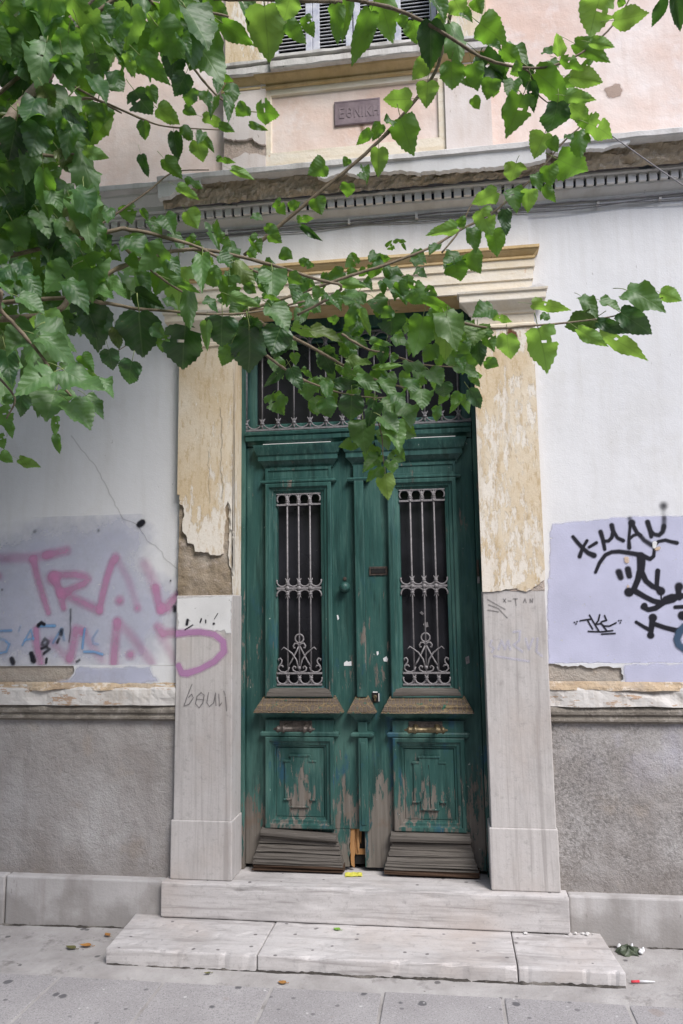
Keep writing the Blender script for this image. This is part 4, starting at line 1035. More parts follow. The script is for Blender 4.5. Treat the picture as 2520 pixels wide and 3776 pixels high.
def leaf(cx, x0, x1, label, left):
    D = empty('door_leaf', (0, 0, 0), B); D['label'] = label
    gx0, gx1 = cx - 0.110, cx + 0.110
    for a, b in ((x0, gx0), (gx1, x1)):
        zb = 0.236 if not (left and b == x1) else 0.405
        m = MB(); m.box(a, b, YD, YD + 0.038, zb, 2.234); m.build('stile', M['door'], D, bevel=0.003)
    for a, b in ((0.236, 1.055), (1.995, 2.234)):
        m = MB(); m.box(gx0, gx1, YD + 0.0015, YD + 0.036, a, b); m.build('rail', M['door'], D)
    # head moulding
    m = MB(); m.moulding(cx, 0.166, YD, [(0.004, 2.117), (0.008, 2.119), (0.008, 2.126), (0.014, 2.134), (0.026, 2.150), (0.031, 2.155), (0.034, 2.155), (0.034, 2.180), (0.040, 2.184), (0.048, 2.205), (0.054, 2.222), (0.056, 2.232), (0.0, 2.233)])
    m.build('head_moulding', M['door'], D)
    m = MB(); m.box(cx - 0.170, cx + 0.170, 0.098, YD, 2.2335, 2.2365); m.build('dust_line', M['white'], D)
    m = MB(); m.frame(cx - 0.165, cx + 0.165, 2.056, 2.118, [(0.0, YD), (0.0, 0.127), (0.012, 0.127), (0.014, 0.132), (0.031, 0.132)]); m.build('frieze_panel', M['door'], D)
    m = MB(); m.moulding(cx, 0.160, YD, [(0.014, 2.036), (0.024, 2.040), (0.030, 2.046), (0.030, 2.052), (0.022, 2.058), (0.0, 2.059)]); m.build('frieze_moulding', M['door'], D)
    # glazed panel
    m = MB(); m.frame(cx - 0.165, cx + 0.165, 1.004, 2.040, [(0.0, YD), (0.0, 0.122), (0.004, 0.119), (0.018, 0.119), (0.021, 0.127), (0.025, 0.129), (0.036, 0.131), (0.040, 0.138), (0.045, 0.139), (0.055, 0.144), (0.0565, 0.150), (0.0565, 0.185)])
    m.build('glazing_frame', M['door'], D)
    board('sill_strip', cx - 0.148, cx + 0.148, [(0.150, 1.050), (0.132, 1.047), (0.122, 1.040), (0.118, 1.030), (0.1165, 1.010), (0.150, 1.009)], 'greywood', D, 3 if left else 4, 0.0016, 0.012)
    m = MB(); m.box(gx0, gx1, 0.172, 0.176, 1.05, 2.0); m.build('pane', M['glass'], D)
    grille(D, cx)
    # sill ledge, handle frieze, lower panel
    board('ledge', cx - 0.172, cx + 0.172, ledge_prof(0), 'ledgewood', D, 5 if left else 6, 0.0022, 0.042, nx=60, label='weathered wooden ledge with crackled paint')
    m = MB(); m.moulding(cx, 0.165, YD, [(0.006, 0.896), (0.012, 0.898), (0.012, 0.905), (0.018, 0.912), (0.034, 0.926), (0.048, 0.937), (0.0, 0.938)]); m.build('bed_moulding', M['door'], D)
    m = MB(); m.box(cx - 0.164, cx + 0.164, 0.127, YD, 0.842, 0.900); m.build('handle_board', M['door'], D)
    m = MB(); m.moulding(cx, 0.158, YD, [(0.010, 0.818), (0.022, 0.822), (0.030, 0.828), (0.031, 0.840), (0.026, 0.847), (0.0, 0.849)]); m.build('panel_cap', M['door'], D)
    m = MB(); m.frame(cx - 0.165, cx + 0.165, 0.406, 0.822, [(0.0, YD), (0.0, 0.124), (0.004, 0.121), (0.018, 0.121), (0.022, 0.129), (0.027, 0.131), (0.036, 0.131), (0.041, 0.139), (0.047, 0.140), (0.052, 0.146), (0.056, 0.146)])
    m.build('panel_frame', M['door'], D)
    m = MB(); m.box(cx - 0.112, cx + 0.112, 0.1405, 0.149, 0.459, 0.769); pn = m.build('lower_panel', M['door'], D)
    star = [(-.046, .737), (.046, .737), (.046, .712), (.073, .712), (.073, .536), (.042, .536), (.042, .503), (-.042, .503), (-.042, .536), (-.073, .536), (-.073, .712), (-.046, .712)]
    m = MB(); m.prism([(cx + a, z) for a, z in star], 0.1335, 0.1395); o = m.build('raised_field', M['door'], D, bevel=0.0025)
    for a0, a1, z in ((-.050, .050, .737), (-.078, -.044, .712), (.044, .078, .712)):
        m = MB(); m.box(cx + a0, cx + a1, 0.1295, 0.137, z - 0.006, z + 0.004); m.build('field_trim', M['door'], D, bevel=0.002)
    for a0, a1, z in ((-.044, .044, .503), (-.078, -.046, .536), (.046, .078, .536)):
        m = MB(); m.box(cx + a0, cx + a1, 0.1300, 0.137, z - 0.004, z + 0.004); m.build('field_trim', M['door'], D, bevel=0.002)
    if not left:
        m = MB(); m.prism(jag([(cx + 0.002, 0.50), (cx - 0.001, 0.58), (cx + 0.001, 0.66), (cx - 0.004, 0.70)], 0.02, 0.001, 4) + jag([(cx - 0.001, 0.70), (cx + 0.003, 0.62), (cx + 0.005, 0.50), (cx + 0.004, 0.462)], 0.02, 0.001, 5), 0.1328, 0.1345)
        m.build('split', M['black'], D)
    # kick board and its loose strip
    if left:
        board('loose_strip', cx - 0.182, cx + 0.172, [(0.150, 0.397), (0.122, 0.396), (0.108, 0.390), (0.103, 0.380), (0.106, 0.368), (0.118, 0.362), (0.150, 0.361)], 'greywood', D, 11, 0.0022, 0.004, -0.062, label='grey strip hanging loose at a tilt')
        board('kick_strip', cx - 0.186, cx + 0.176, [(0.150, 0.372), (0.128, 0.370), (0.121, 0.362), (0.122, 0.345), (0.150, 0.343)], 'greywood', D, 12, 0.003, 0.004, -0.030)
        board('kick_board', cx - 0.192, cx + 0.180, [(0.150, 0.352), (0.126, 0.350), (0.122, 0.334), (0.112, 0.322), (0.100, 0.300), (0.092, 0.276), (0.090, 0.252), (0.150, 0.250)], 'greywood', D, 13, 0.0075, 0.026, -0.010, 50, 8, 0.008, label='split grey kick board at the door foot')
        board('rotten_foot', cx - 0.216, cx + 0.206, [(0.150, 0.256), (0.097, 0.255), (0.093, 0.240), (0.098, 0.226), (0.150, 0.222)], 'rotwood', D, 14, 0.006, 0.0, 0.0, 50, 6, 0.014)
    else:
        board('kick_strip', cx - 0.180, cx + 0.176, [(0.150, 0.404), (0.118, 0.402), (0.104, 0.394), (0.100, 0.380), (0.106, 0.366), (0.122, 0.360), (0.150, 0.359)], 'greywood', D, 21, 0.0018, 0.006, 0.0, label='rounded grey strip above the kick board')
        board('kick_strip', cx - 0.178, cx + 0.178, [(0.150, 0.360), (0.122, 0.358), (0.118, 0.350), (0.122, 0.340), (0.150, 0.338)], 'greywood', D, 22, 0.003, 0.002, 0.0)
        board('kick_board', cx - 0.182, cx + 0.180, [(0.150, 0.345), (0.124, 0.342), (0.118, 0.330), (0.110, 0.318), (0.098, 0.300), (0.088, 0.274), (0.085, 0.250), (0.150, 0.248)], 'greywood', D, 23, 0.0068, 0.030, 0.0, 50, 8, 0.006, label='grooved grey kick board at the door foot')
        board('rotten_foot', cx - 0.212, cx + 0.212, [(0.150, 0.254), (0.088, 0.253), (0.084, 0.240), (0.088, 0.228), (0.150, 0.224)], 'rotwood', D, 24, 0.004, 0.0, -0.012, 50, 5, 0.008)
    return D

DLf = leaf(-0.2930, -0.5590, 0.0060, 'left green door leaf with loose strip at the foot', True)
DRt = leaf(0.3130, 0.0080, 0.5610, 'right green door leaf with brass handle and letter slot', False)
pull_handle(DLf, -0.306, 0.866, 'bronze', 'blackened pull handle')
pull_handle(DRt, 0.306, 0.866, 'brass', 'shiny brass pull handle')

# meeting post on the left leaf
cx = 0.0085
m = MB(); m.moulding(cx, 0.0235, YD - 0.0005, [(0.004, 2.117), (0.010, 2.119), (0.010, 2.126), (0.020, 2.140), (0.034, 2.155), (0.037, 2.155), (0.037, 2.180), (0.043, 2.184), (0.058, 2.222), (0.060, 2.232), (0.0, 2.233)]); m.build('post_capital', M['door'], DLf)
m = MB(); m.box(cx - 0.026, cx + 0.026, 0.128, YD, 2.052, 2.118); m.build('post_neck', M['door'], DLf)
m = MB(); m.moulding(cx, 0.0235, YD, [(0.020, 2.036), (0.030, 2.040), (0.034, 2.050), (0.028, 2.056), (0.0, 2.058)]); m.build('post_ring', M['door'], DLf)
m = MB(); m.box(cx - 0.0235, cx + 0.0235, 0.1185, YD, 1.006, 2.040); m.build('meeting_post', M['door'], DLf, bevel=0.004)
board('post_ledge', cx - 0.028, cx + 0.028, ledge_prof(0), 'ledgewood', DLf, 31, 0.0015, 0.040, nx=14)
m = MB(); m.moulding(cx, 0.0225, YD, [(0.006, 0.890), (0.014, 0.892), (0.014, 0.902), (0.020, 0.912), (0.034, 0.928), (0.044, 0.937), (0.0, 0.938)]); m.build('post_bed', M['door'], DLf)
m = MB(); m.box(cx - 0.0225, cx + 0.0225, 0.125, YD, 0.842, 0.893); m.build('post_neck', M['door'], DLf, bevel=0.002)
m = MB(); m.moulding(cx, 0.0225, YD, [(0.010, 0.816), (0.022, 0.822), (0.031, 0.828), (0.032, 0.838), (0.024, 0.846), (0.0, 0.848)]); m.build('post_ring', M['door'], DLf)
m = MB(); m.box(cx - 0.0225, cx + 0.0225, 0.124, YD, 0.402, 0.820); m.box(cx - 0.012, cx + 0.012, 0.1195, 0.126, 0.43, 0.80); m.build('meeting_post', M['door'], DLf, bevel=0.003)
# broken foot of the left leaf beside the post: ragged stump, splinters, hole
st = jag([(-0.183, 0.405), (-0.062, 0.405)], 0.02, 0.002, 2)
m = MB(); m.prism([(-0.183, 0.236), (-0.183, 0.4045), (-0.0605, 0.4045)] + jag([(-0.0605, 0.39), (-0.058, 0.36), (-0.066, 0.33), (-0.062, 0.30), (-0.070, 0.26), (-0.066, 0.238)], 0.012, 0.004, 6), YD, YD + 0.03); m.build('torn_stile', M['door'], DLf)
for i, (a, b, z0, z1, y) in enumerate(((-0.060, -0.041, 0.232, 0.404, 0.158), (-0.040, -0.030, 0.285, 0.404, 0.170), (-0.029, -0.020, 0.30, 0.404, 0.162), (-0.019, -0.012, 0.33, 0.404, 0.180))):
    m = MB(); m.prism(jag([(a, z1), (a - 0.003, (z0 + z1) / 2), (a + 0.002, z0 + 0.01)], 0.02, 0.002, i) + jag([(b - 0.002, z0), (b, (z0 + z1) / 2), (b + 0.002, z1)], 0.02, 0.002, i + 9), y, y + 0.012)
    m.build('splinter', M['rawwood'], DLf, label='orange raw wood splinter')
m = MB(); m.box(-0.062, 0.007, 0.186, 0.192, 0.24, 0.41); m.build('hole', M['black'], DLf)
m = MB(); m.box(-0.045, 0.004, 0.178, 0.184, 0.285, 0.31); m.build('inner_batten', M['rawwood'], DLf)
# knob, letter slot, keyhole, stickers
m = MB(); m.lathe((-0.068, YD, 1.523), (0, -1, 0), [(0, 0.026), (0.003, 0.026), (0.006, 0.012), (0.016, 0.011), (0.022, 0.021), (0.032, 0.024), (0.042, 0.019), (0.047, 0.008)], 16); m.build('door_knob', M['door'], DLf, smooth=True, label='round green painted door knob')
m = MB(); m.lathe((-0.069, YD, 1.565), (0, -1, 0), [(0, 0.009), (0.003, 0.009), (0.004, 0.004)], 10); m.build('bolt_head', M['slot'], DLf)
m = MB(); m.box(0.050, 0.140, 0.144, YD, 1.578, 1.620); ls = m.build('letter_slot', M['slot'], DRt, bevel=0.002)
m = MB(); m.box(0.060, 0.130, 0.141, 0.146, 1.588, 1.611); m.build('slot_flap', M['black'], DRt, bevel=0.002)
m = MB(); m.box(0.053, 0.084, 0.1465, 0.1495, 0.980, 1.025); m.build('lock_hollow', M['black'], DRt)
m = MB(); m.lathe((0.068, 0.1475, 1.006), (0, -1, 0), [(0, 0.009), (0.005, 0.009), (0.007, 0.007)], 12); m.box(0.064, 0.072, 0.141, 0.1465, 0.986, 1.004); m.build('lock_cylinder', M['brass'], DRt)
m = MB(); m.box(0.0845, 0.088, 0.145, 0.1495, 0.985, 1.022); m.box(0.058, 0.080, 0.145, 0.1495, 1.0255, 1.030); m.build('chipped_edge', M['white'], DRt)
def sticker(pts, mat, par, y=0.1485):
    m = MB(); m.prism(pts, y, y + 0.0015); m.build('sticker_scrap', M[mat], par)
Ec = tile(860, 2150, 980)
sticker(poly_at(Ec, [(655, 470), (672, 458), (680, 466), (698, 460), (700, 488), (655, 488)], YD), 'whitepaper', DLf)
sticker(poly_at(Ec, [(612, 190), (620, 188), (626, 210), (618, 220)], YD), 'whitepaper', DLf)
sticker(poly_at(Ec, [(846, 405), (858, 402), (860, 418), (850, 428)], YD), 'whitepaper', DRt)
sticker(poly_at(Ec, [(885, 445), (905, 432), (914, 448), (910, 464), (890, 462)], YD), 'whitepaper', DRt)
sticker(poly_at(Ec, [(1370, 440), (1392, 428), (1396, 470), (1376, 480)], YD), 'iron', DRt)
sticker(poly_at(Ec, [(1100, 175), (1112, 165), (1126, 180), (1116, 190)], YD), 'iron', DRt, 0.168)
sticker(poly_at(Ec, [(1125, 238), (1148, 230), (1152, 258), (1140, 262), (1120, 246)], YD), 'iron', DRt, 0.168)
# hinge on the right jamb
m = MB(); m.box(0.562, 0.572, 0.112, 0.128, 1.565, 1.640); m.build('hinge', M['slot'], F, bevel=0.002)
m = MB(); m.box(0.562, 0.573, 0.111, 0.128, 1.530, 1.562); m.build('hinge', M['iron'], F, bevel=0.002)
# ================================================================== steps and pavement
def slab(x0, x1, y0, y1, z0, z1, mat, parent, name='slab', seed=0, bev=0.006, label=None, skew=(0, 0)):
    n = max(2, int((x1 - x0) / 0.03)); nyy = max(2, int((y1 - y0) / 0.03))
    m = MB()
    m.box(x0, x1, y0, y1, z0, z1)
    m.v = [(x + (skew[0] if x == x0 and y == y1 else 0) + (skew[1] if x == x1 and y == y1 else 0), y, z) for x, y, z in m.v]
    me = m.mesh(name, M[mat])
    bm = bmesh.new(); bm.from_mesh(me)
    bmesh.ops.bevel(bm, geom=bm.edges[:], offset=bev, segments=2, affect='EDGES', profile=0.6)
    bmesh.ops.subdivide_edges(bm, edges=[e for e in bm.edges if e.calc_length() > 0.12], cuts=24, use_grid_fill=True)
    for v in bm.verts:
        q = nz(v.co.x * 14, v.co.y * 14, v.co.z * 14, seed) * 0.0016 + max(0, nz(v.co.x * 30, v.co.y * 20, v.co.z * 20, seed + 4) - 0.16) * -0.022
        edge = (v.co.z > z1 - 0.02) and (v.co.y < y0 + 0.02)
        v.co.z += q * (1 if edge else 0.3); v.co.y -= q * (0.8 if edge else 0.3)
    bm.to_mesh(me); bm.free(); me.update()
    o = link(name, me, parent)
    if label: o['label'] = label
    return o
ST = empty('entrance_steps', (0, -0.2, 0)); tag(ST, 'two low worn marble steps in front of the green door', 'steps')
def to_steps(o): o.location = (0, 0.2, 0); return o
m = MB(); m.box(-0.87, 0.87, -0.060, 0.2, -0.05, 0.075); to_steps(m.build('threshold_bed', M['rotwood'], ST))
to_steps(slab(-0.886, 0.884, -0.078, 0.24, 0.0715, 0.217, 'step', ST, 'threshold_slab', 1, label='single long marble threshold block'))
to_steps(slab(-0.990, -0.3665, -0.405, 0.0, -0.05, 0.068, 'step', ST, 'tread_slab', 2, skew=(-0.03, 0.0)))
to_steps(slab(-0.3625, 0.641, -0.402, 0.0, -0.05, 0.0685, 'step', ST, 'tread_slab', 3))
to_steps(slab(0.6445, 1.034, -0.398, 0.0, -0.05, 0.0665, 'step', ST, 'tread_slab', 4, skew=(0, -0.03)))

# ground
m = MB(); m.box(-60, 60, -60, 60, -0.40, -0.30); g = m.build('ground', M['asphalt']); tag(g, 'dark asphalt ground beyond the pavement', kind='structure')
PV = MB()
def bed(u, v):
    x = -5 + 10 * u; y = -3.4 + 3.5 * v
    z = 0.006 + nz(x * 3, y * 3) * 0.004 + nz(x * 11, y * 11, 3) * 0.002
    if y > -0.50:
        z += 0.010 * max(0, x) * 0.8 - 0.012 * max(0, -x - 0.9)
        z += max(0, 1 - abs(y + 0.43) / 0.06) * 0.004
    else:
        z -= 0.001
    return (x, y, z)
PV.grid(bed, 250, 100)
pv = PV.build('pavement', M['mortar'], None, smooth=True); tag(pv, 'mortar bed of the pavement in front of the steps', kind='structure')
m = MB(); m.box(-5, 5, -3.55, -3.40, -0.35, 0.004); o = m.build('kerb', M['cement'], None, bevel=0.01); tag(o, 'cement kerb along the street', kind='structure')
xs = [-2.39, -1.965, -1.54, -1.12, -0.70, -0.275, 0.143, 0.577, 1.010, 1.44, 1.87, 2.30]
base = MB(); base.box(-0.5, 0.5, -0.5, 0.5, -0.03, 0.0)
for r in range(3):
    y1 = -0.520 - 0.43 * r
    for i in range(len(xs) - 1):
        a, b = xs[i], xs[i + 1]; ofs = 0.0
        m = MB(); gp = 0.006
        yt = y1 + rng.uniform(-0.006, 0.004) + (0.02 * max(0, (a + b) / 2) if r == 0 else 0)
        m.box(a + gp, b - gp, y1 - 0.43 + gp * 2, yt, -0.03, 0.0095 + rng.uniform(-0.0015, 0.0015))
        m.build('paving_slab', M['paving'], pv, bevel=0.004)

# grime swept against the step and plinth
def grime(x0, x1, yf, w, z, seed):
    n = int((x1 - x0) / 0.008)
    def fn(u, v):
        x = x0 + (x1 - x0) * u
        ww = w * max(0.12, 0.55 + 1.1 * nz(x * 9, seed) + 0.5 * nz(x * 31, seed, 2))
        return (x, yf - ww * v, z(x) + 0.008 * (1 - v) ** 1.5 * (0.6 + 0.8 * nz(x * 45, v, seed)) + 0.002 - 0.006 * (v > 0.9))
    m = MB(); m.grid(fn, n, 4); o = m.build('grime_line', M['dirt'], pv, smooth=True); o['kind'] = 'stuff'
bz = lambda y: (lambda x: bed((x + 5) / 10, (y + 3.4) / 3.5)[2])
grime(-0.985, 1.03, -0.400, 0.016, bz(-0.41), 1); grime(-2.2, -1.0, -0.042, 0.020, bz(-0.05), 2); grime(1.02, 2.2, -0.042, 0.018, bz(-0.05), 3)
# litter
def fallen_leaf(x, y, z, L, W, rot, mat, label, curl=0.3):
    def fn(u, v):
        t = v; w = math.sin(math.pi * min(1, t ** 0.8)) * (1 - 0.25 * t)
        xx = (u - 0.5) * W * w; yy = (t - 0.5) * L
        return (xx, yy, 0.0015 + abs(u - 0.5) * w * W * curl + (t - 0.4) ** 2 * L * curl)
    m = MB(); m.grid(fn, 6, 8)
    m.tube([(0, -0.5 * L, 0.003), (0.002, -0.62 * L, 0.002), (0.004, -0.75 * L, 0.004)], 0.0012, 5)
    o = m.build('fallen_leaf', M[mat], None, smooth=True, loc=(x, y, z)); o.rotation_euler = (0, 0, rot)
    return tag(o, label, 'leaf', 'fallen leaves')
fallen_leaf(-1.206, -0.275, 0.006, 0.055, 0.036, 1.3, 'olivleaf', 'dry olive leaf on the ground beside a curled orange leaf')
fallen_leaf(-1.150, -0.254, 0.006, 0.052, 0.036, 1.7, 'deadleaf', 'curled orange leaf lying next to the olive one', 0.5)
fallen_leaf(-1.105, -0.140, 0.010, 0.038, 0.028, 0.9, 'deadleaf', 'small orange leaf on the ground against the plinth')
fallen_leaf(-0.244, -0.490, 0.011, 0.036, 0.030, 1.4, 'deadleaf', 'small tan leaf on the paving below the middle step slab', 0.2)
fallen_leaf(-0.086, -0.130, 0.0695, 0.034, 0.030, 1.2, 'freshleaf', 'fresh yellow green leaf on the marble step', 0.3)
fallen_leaf(-0.55, -0.452, 0.012, 0.030, 0.016, 1.9, 'olivleaf', 'narrow olive leaf below the left step slab', 0.5)
def paper(u, v):
    return ((u - 0.5) * 0.078, (v - 0.5) * 0.052, 0.003 + abs(nz(u * 3, v * 3, 5)) * 0.006)
m = MB(); m.grid(paper, 10, 8); o = m.build('paper_note', M['notepaper'], None, loc=(-0.040, 0.098, 0.2175)); o.rotation_euler = (0, 0, 0.15); tag(o, 'crumpled yellow paper note at the foot of the door', 'paper')
m = MB(); m.tube([(0, 0, 0), (0.03, 0.004, 0.001)], [0.0045, 0.0045], 8); m.tube([(0.03, 0.004, 0.001), (0.06, 0.008, 0.0), (0.088, 0.012, -0.001)], [0.004, 0.0035, 0.0015], 8, 1)
o = m.build('plastic_stick', [M['redplastic'], M['whitepaper']], None, smooth=True, loc=(1.057, -0.366, 0.024)); tag(o, 'red and white plastic stick on the ground right of the steps', 'litter')
lt = empty('crumpled_litter', (1.105, -0.10, 0.018)); tag(lt, 'crumpled green wrapper with white scraps beside the plinth', 'litter')
def crum(u, v):
    a = u * 2 * math.pi; r = 0.055 * (0.75 + 0.35 * nz(math.cos(a) * 2, math.sin(a) * 2, v * 2)); ph = v * math.pi / 2
    return (r * 1.15 * math.cos(a) * math.cos(ph), r * 0.8 * math.sin(a) * math.cos(ph), 0.030 * math.sin(ph) * (0.8 + 0.7 * nz(math.cos(a) * 3, math.sin(a) * 3, 2)))
m = MB(); m.grid(crum, 26, 8); m.build('wrapper', M['olivdark'], lt)
for dx, dy, s in ((-0.030, 0.026, 0.012), (0.045, -0.016, 0.013), (0.058, 0.002, 0.009), (0.022, 0.034, 0.007)):
    m = MB(); m.lathe((dx, dy, 0.010), (0.2, 0.3, 1), [(-0.004, s * 0.6), (0.0, s * 0.8), (0.010, s * 0.5), (0.014, s * 0.1)], 7); m.build('white_scrap', M['whitepaper'], lt)
rr = random.Random(5)
pb = MB(); pb.lathe((0, 0, 0), (0.1, 0.2, 1), [(-0.5, 0.5), (-0.2, 0.9), (0.3, 0.8), (0.6, 0.3)], 6); pbm = pb.mesh('plaster_crumb', M['ledge'])
spots = [(0.905, -0.060), (0.935, -0.064), (0.955, -0.058), (0.975, -0.060), (0.950, -0.072), (0.70, -0.085)]
lab = ['plaster crumb in the corner where threshold meets plinth', 'biggest plaster crumb beside the threshold end', 'third plaster crumb from the threshold end', 'outermost plaster crumb on the right step slab', 'plaster crumb lying in front of the others by the plinth', 'lone plaster crumb on the joint below the threshold']
for (x, y), l in zip(spots, lab):
    o = link('plaster_crumb', pbm); s = rr.uniform(0.004, 0.009); o.location = (x, y, 0.068 + s * 0.4); o.scale = (s * 1.3, s, s * 0.8); o.rotation_euler = (0, 0, rr.uniform(0, 3))
    tag(o, l, 'rubble', 'plaster crumbs on the step')

# unseen house row across the street, added to block low sky and darken glass
OB = empty('sky_block_house', (0, -10.0, 0)); tag(OB, 'plain beige house added behind the viewpoint to block low sky', 'house')
m = MB(); m.box(-16, 16, -4.0, 0.0, -0.31, 6.6); m.build('wall', M['facing'], OB)
for i in range(9):
    for k in range(2):
        x = -14 + i * 3.5; z = 0.9 + k * 3.0
        m = MB(); m.box(x - 0.55, x + 0.55, 0.002, 0.04, z, z + 1.7); m.build('window', M['glass'], OB)
m = MB(); m.box(-16, 16, -4.0, 0.35, 6.6, 6.85); m.build('roof_edge', M['facing'], OB)
# ================================================================== paint, spray and stains on the walls
def fbm(X, Z, s, seed, octv=3):
    out = np.zeros_like(X); amp = 1.0
    r0 = np.random.RandomState(seed)
    for o in range(octv):
        n = 24; g = r0.rand(n, n) * 2 - 1
        u = (X * s * 2 ** o) % n; v = (Z * s * 2 ** o) % n
        i, j = np.floor(u).astype(int), np.floor(v).astype(int); fu, fv = u - i, v - j
        fu = fu * fu * (3 - 2 * fu); fv = fv * fv * (3 - 2 * fv); i2, j2 = (i + 1) % n, (j + 1) % n; i %= n; j %= n
        out += amp * ((g[i, j] * (1 - fu) + g[i2, j] * fu) * (1 - fv) + (g[i, j2] * (1 - fu) + g[i2, j2] * fu) * fv); amp *= 0.5
    return out
def decal(name, y, strokes, mat, step=0.0035, label=None, polys=(), parent=None, wob=0.0, seed=1, clip=None, stuff=False):
    """strokes: (points in x/z metres, radius or radii, softness 0..1, density); polys: (points, edge softness in m, density)"""
    allp = [p for s in strokes for p in s[0]] + [p for s in polys for p in s[0]]
    mr = max([max(s[1]) if isinstance(s[1], (list, tuple)) else s[1] for s in strokes] + [0.01]) * 1.6 + 0.005
    x0, x1 = min(p[0] for p in allp) - mr, max(p[0] for p in allp) + mr
    z0, z1 = min(p[1] for p in allp) - mr, max(p[1] for p in allp) + mr
    if clip:
        x0, x1, z0, z1 = max(x0, clip[0]), min(x1, clip[1]), max(z0, clip[2]), min(z1, clip[3])
    nx, nzz = max(2, int((x1 - x0) / step)), max(2, int((z1 - z0) / step))
    X, Z = np.meshgrid(np.linspace(x0, x1, nx + 1), np.linspace(z0, z1, nzz + 1))
    wx, wz = X + wob * fbm(X, Z, 30, seed), Z + wob * fbm(X, Z, 30, seed + 1)
    A = np.zeros_like(X)
    for pts, rad, soft, dens in strokes:
        best = np.zeros_like(X)
        n = len(pts)
        rs = rad if isinstance(rad, (list, tuple)) else [rad] * n
        segs = [(pts[0], pts[0], rs[0], rs[0])] if n == 1 else [(pts[i], pts[i + 1], rs[i], rs[i + 1]) for i in range(n - 1)]
        for a, b, ra, rb in segs:
            dx, dz = b[0] - a[0], b[1] - a[1]; L2 = dx * dx + dz * dz + 1e-12
            t = np.clip(((wx - a[0]) * dx + (wz - a[1]) * dz) / L2, 0, 1)
            d = np.hypot(wx - a[0] - t * dx, wz - a[1] - t * dz); r = ra + (rb - ra) * t
            inn = r * (1 - soft); out = r * (1 + soft * 0.6) + step * 0.5
            k = np.clip((out - d) / np.maximum(out - inn, 1e-6), 0, 1); k = k * k * (3 - 2 * k)
            best = np.maximum(best, k)
        A = 1 - (1 - A) * (1 - best * dens)
    for pts, soft, dens in polys:
        inside = np.zeros_like(X, bool); dmin = np.full_like(X, 1e9); n = len(pts)
        for i in range(n):
            a, b = pts[i], pts[(i + 1) % n]
            c = ((a[1] > wz) != (b[1] > wz)) & (wx < (b[0] - a[0]) * (wz - a[1]) / (b[1] - a[1] + 1e-12) + a[0]); inside ^= c
            dx, dz = b[0] - a[0], b[1] - a[1]; t = np.clip(((wx - a[0]) * dx + (wz - a[1]) * dz) / (dx * dx + dz * dz + 1e-12), 0, 1)
            dmin = np.minimum(dmin, np.hypot(wx - a[0] - t * dx, wz - a[1] - t * dz))
        sd_ = np.where(inside, dmin, -dmin); k = np.clip(sd_ / max(soft, 1e-4) + 0.5, 0, 1); A = 1 - (1 - A) * (1 - k * dens)
    keep = (A[:-1, :-1] + A[1:, :-1] + A[:-1, 1:] + A[1:, 1:]) > 0.03
    J, I = np.nonzero(keep); w = nx + 1
    q = np.stack([J * w + I, J * w + I + 1, (J + 1) * w + I + 1, (J + 1) * w + I], 1)
    used, inv = np.unique(q, return_inverse=True); q = inv.reshape(q.shape)
    vx, vz, va = X.ravel()[used], Z.ravel()[used], A.ravel()[used]
    me = bpy.data.meshes.new(name)
    me.from_pydata(np.stack([vx, np.full_like(vx, y), vz], 1).tolist(), [], q.tolist())
    at = me.attributes.new('paint', 'FLOAT', 'POINT'); at.data.foreach_set('value', va.astype(np.float32))
    me.materials.append(M[mat]); me.update()
    o = link(name, me, parent or B)
    if label: o['label'] = label
    if stuff: o['kind'] = 'stuff'
    return o
STUFFY = []
def mapper(tl, Y):
    px = (aty(*tl(1000, 500), Y) - aty(*tl(0, 500), Y)).x / 1000
    def S(pts, r=30, soft=0.5, dens=1.0):
        w = poly_at(tl, pts, Y)
        return (w, [q * px for q in r] if isinstance(r, (list, tuple)) else r * px, soft, dens)
    return S

# lilac roller paint
dl = poly_at(Rc, [(950, 800), (946, 600), (952, 400), (958, 210), (968, 165), (1090, 155), (1200, 140), (1330, 132), (1568, 128), (1800, 120)], 0)
decal('paint_patch', -0.0015, [], 'lilac', 0.006, 'lilac rolled paint patch under black lettering', [(dl + [(2.4, 1.80), (2.4, 1.168), (dl[0][0], 1.168)], 0.006, 0.88)], wob=0.004, clip=(0.855, 2.4, 1.1675, 2.2))
decal('paint_patch', -0.0055, [], 'lilac', 0.006, None, [([(1.175, 1.078), (1.18, 1.163), (2.4, 1.163), (2.4, 1.078)], 0.01, 0.85)], wob=0.006)
ll = poly_at(Lc, [(-300, 300), (0, 240), (150, 190), (300, 160), (460, 148), (560, 140), (620, 160), (660, 215), (650, 300), (640, 380), (700, 420), (780, 470), (800, 600), (720, 690), (690, 790), (0, 800), (-300, 800)], 0)
decal('paint_patch', -0.0015, [], 'lilacpale', 0.006, 'pale lilac paint patch behind pink lettering', [(ll, 0.15, 0.62)], wob=0.02, clip=(-2.6, -0.853, 1.1675, 2.2))
decal('paint_patch', -0.0055, [], 'lilacpale', 0.006, None, [([(-1.355, 1.155), (-1.39, 1.10), (-1.47, 1.08), (-1.05, 1.078), (-0.95, 1.10), (-0.99, 1.158)], 0.02, 0.8)], wob=0.006)

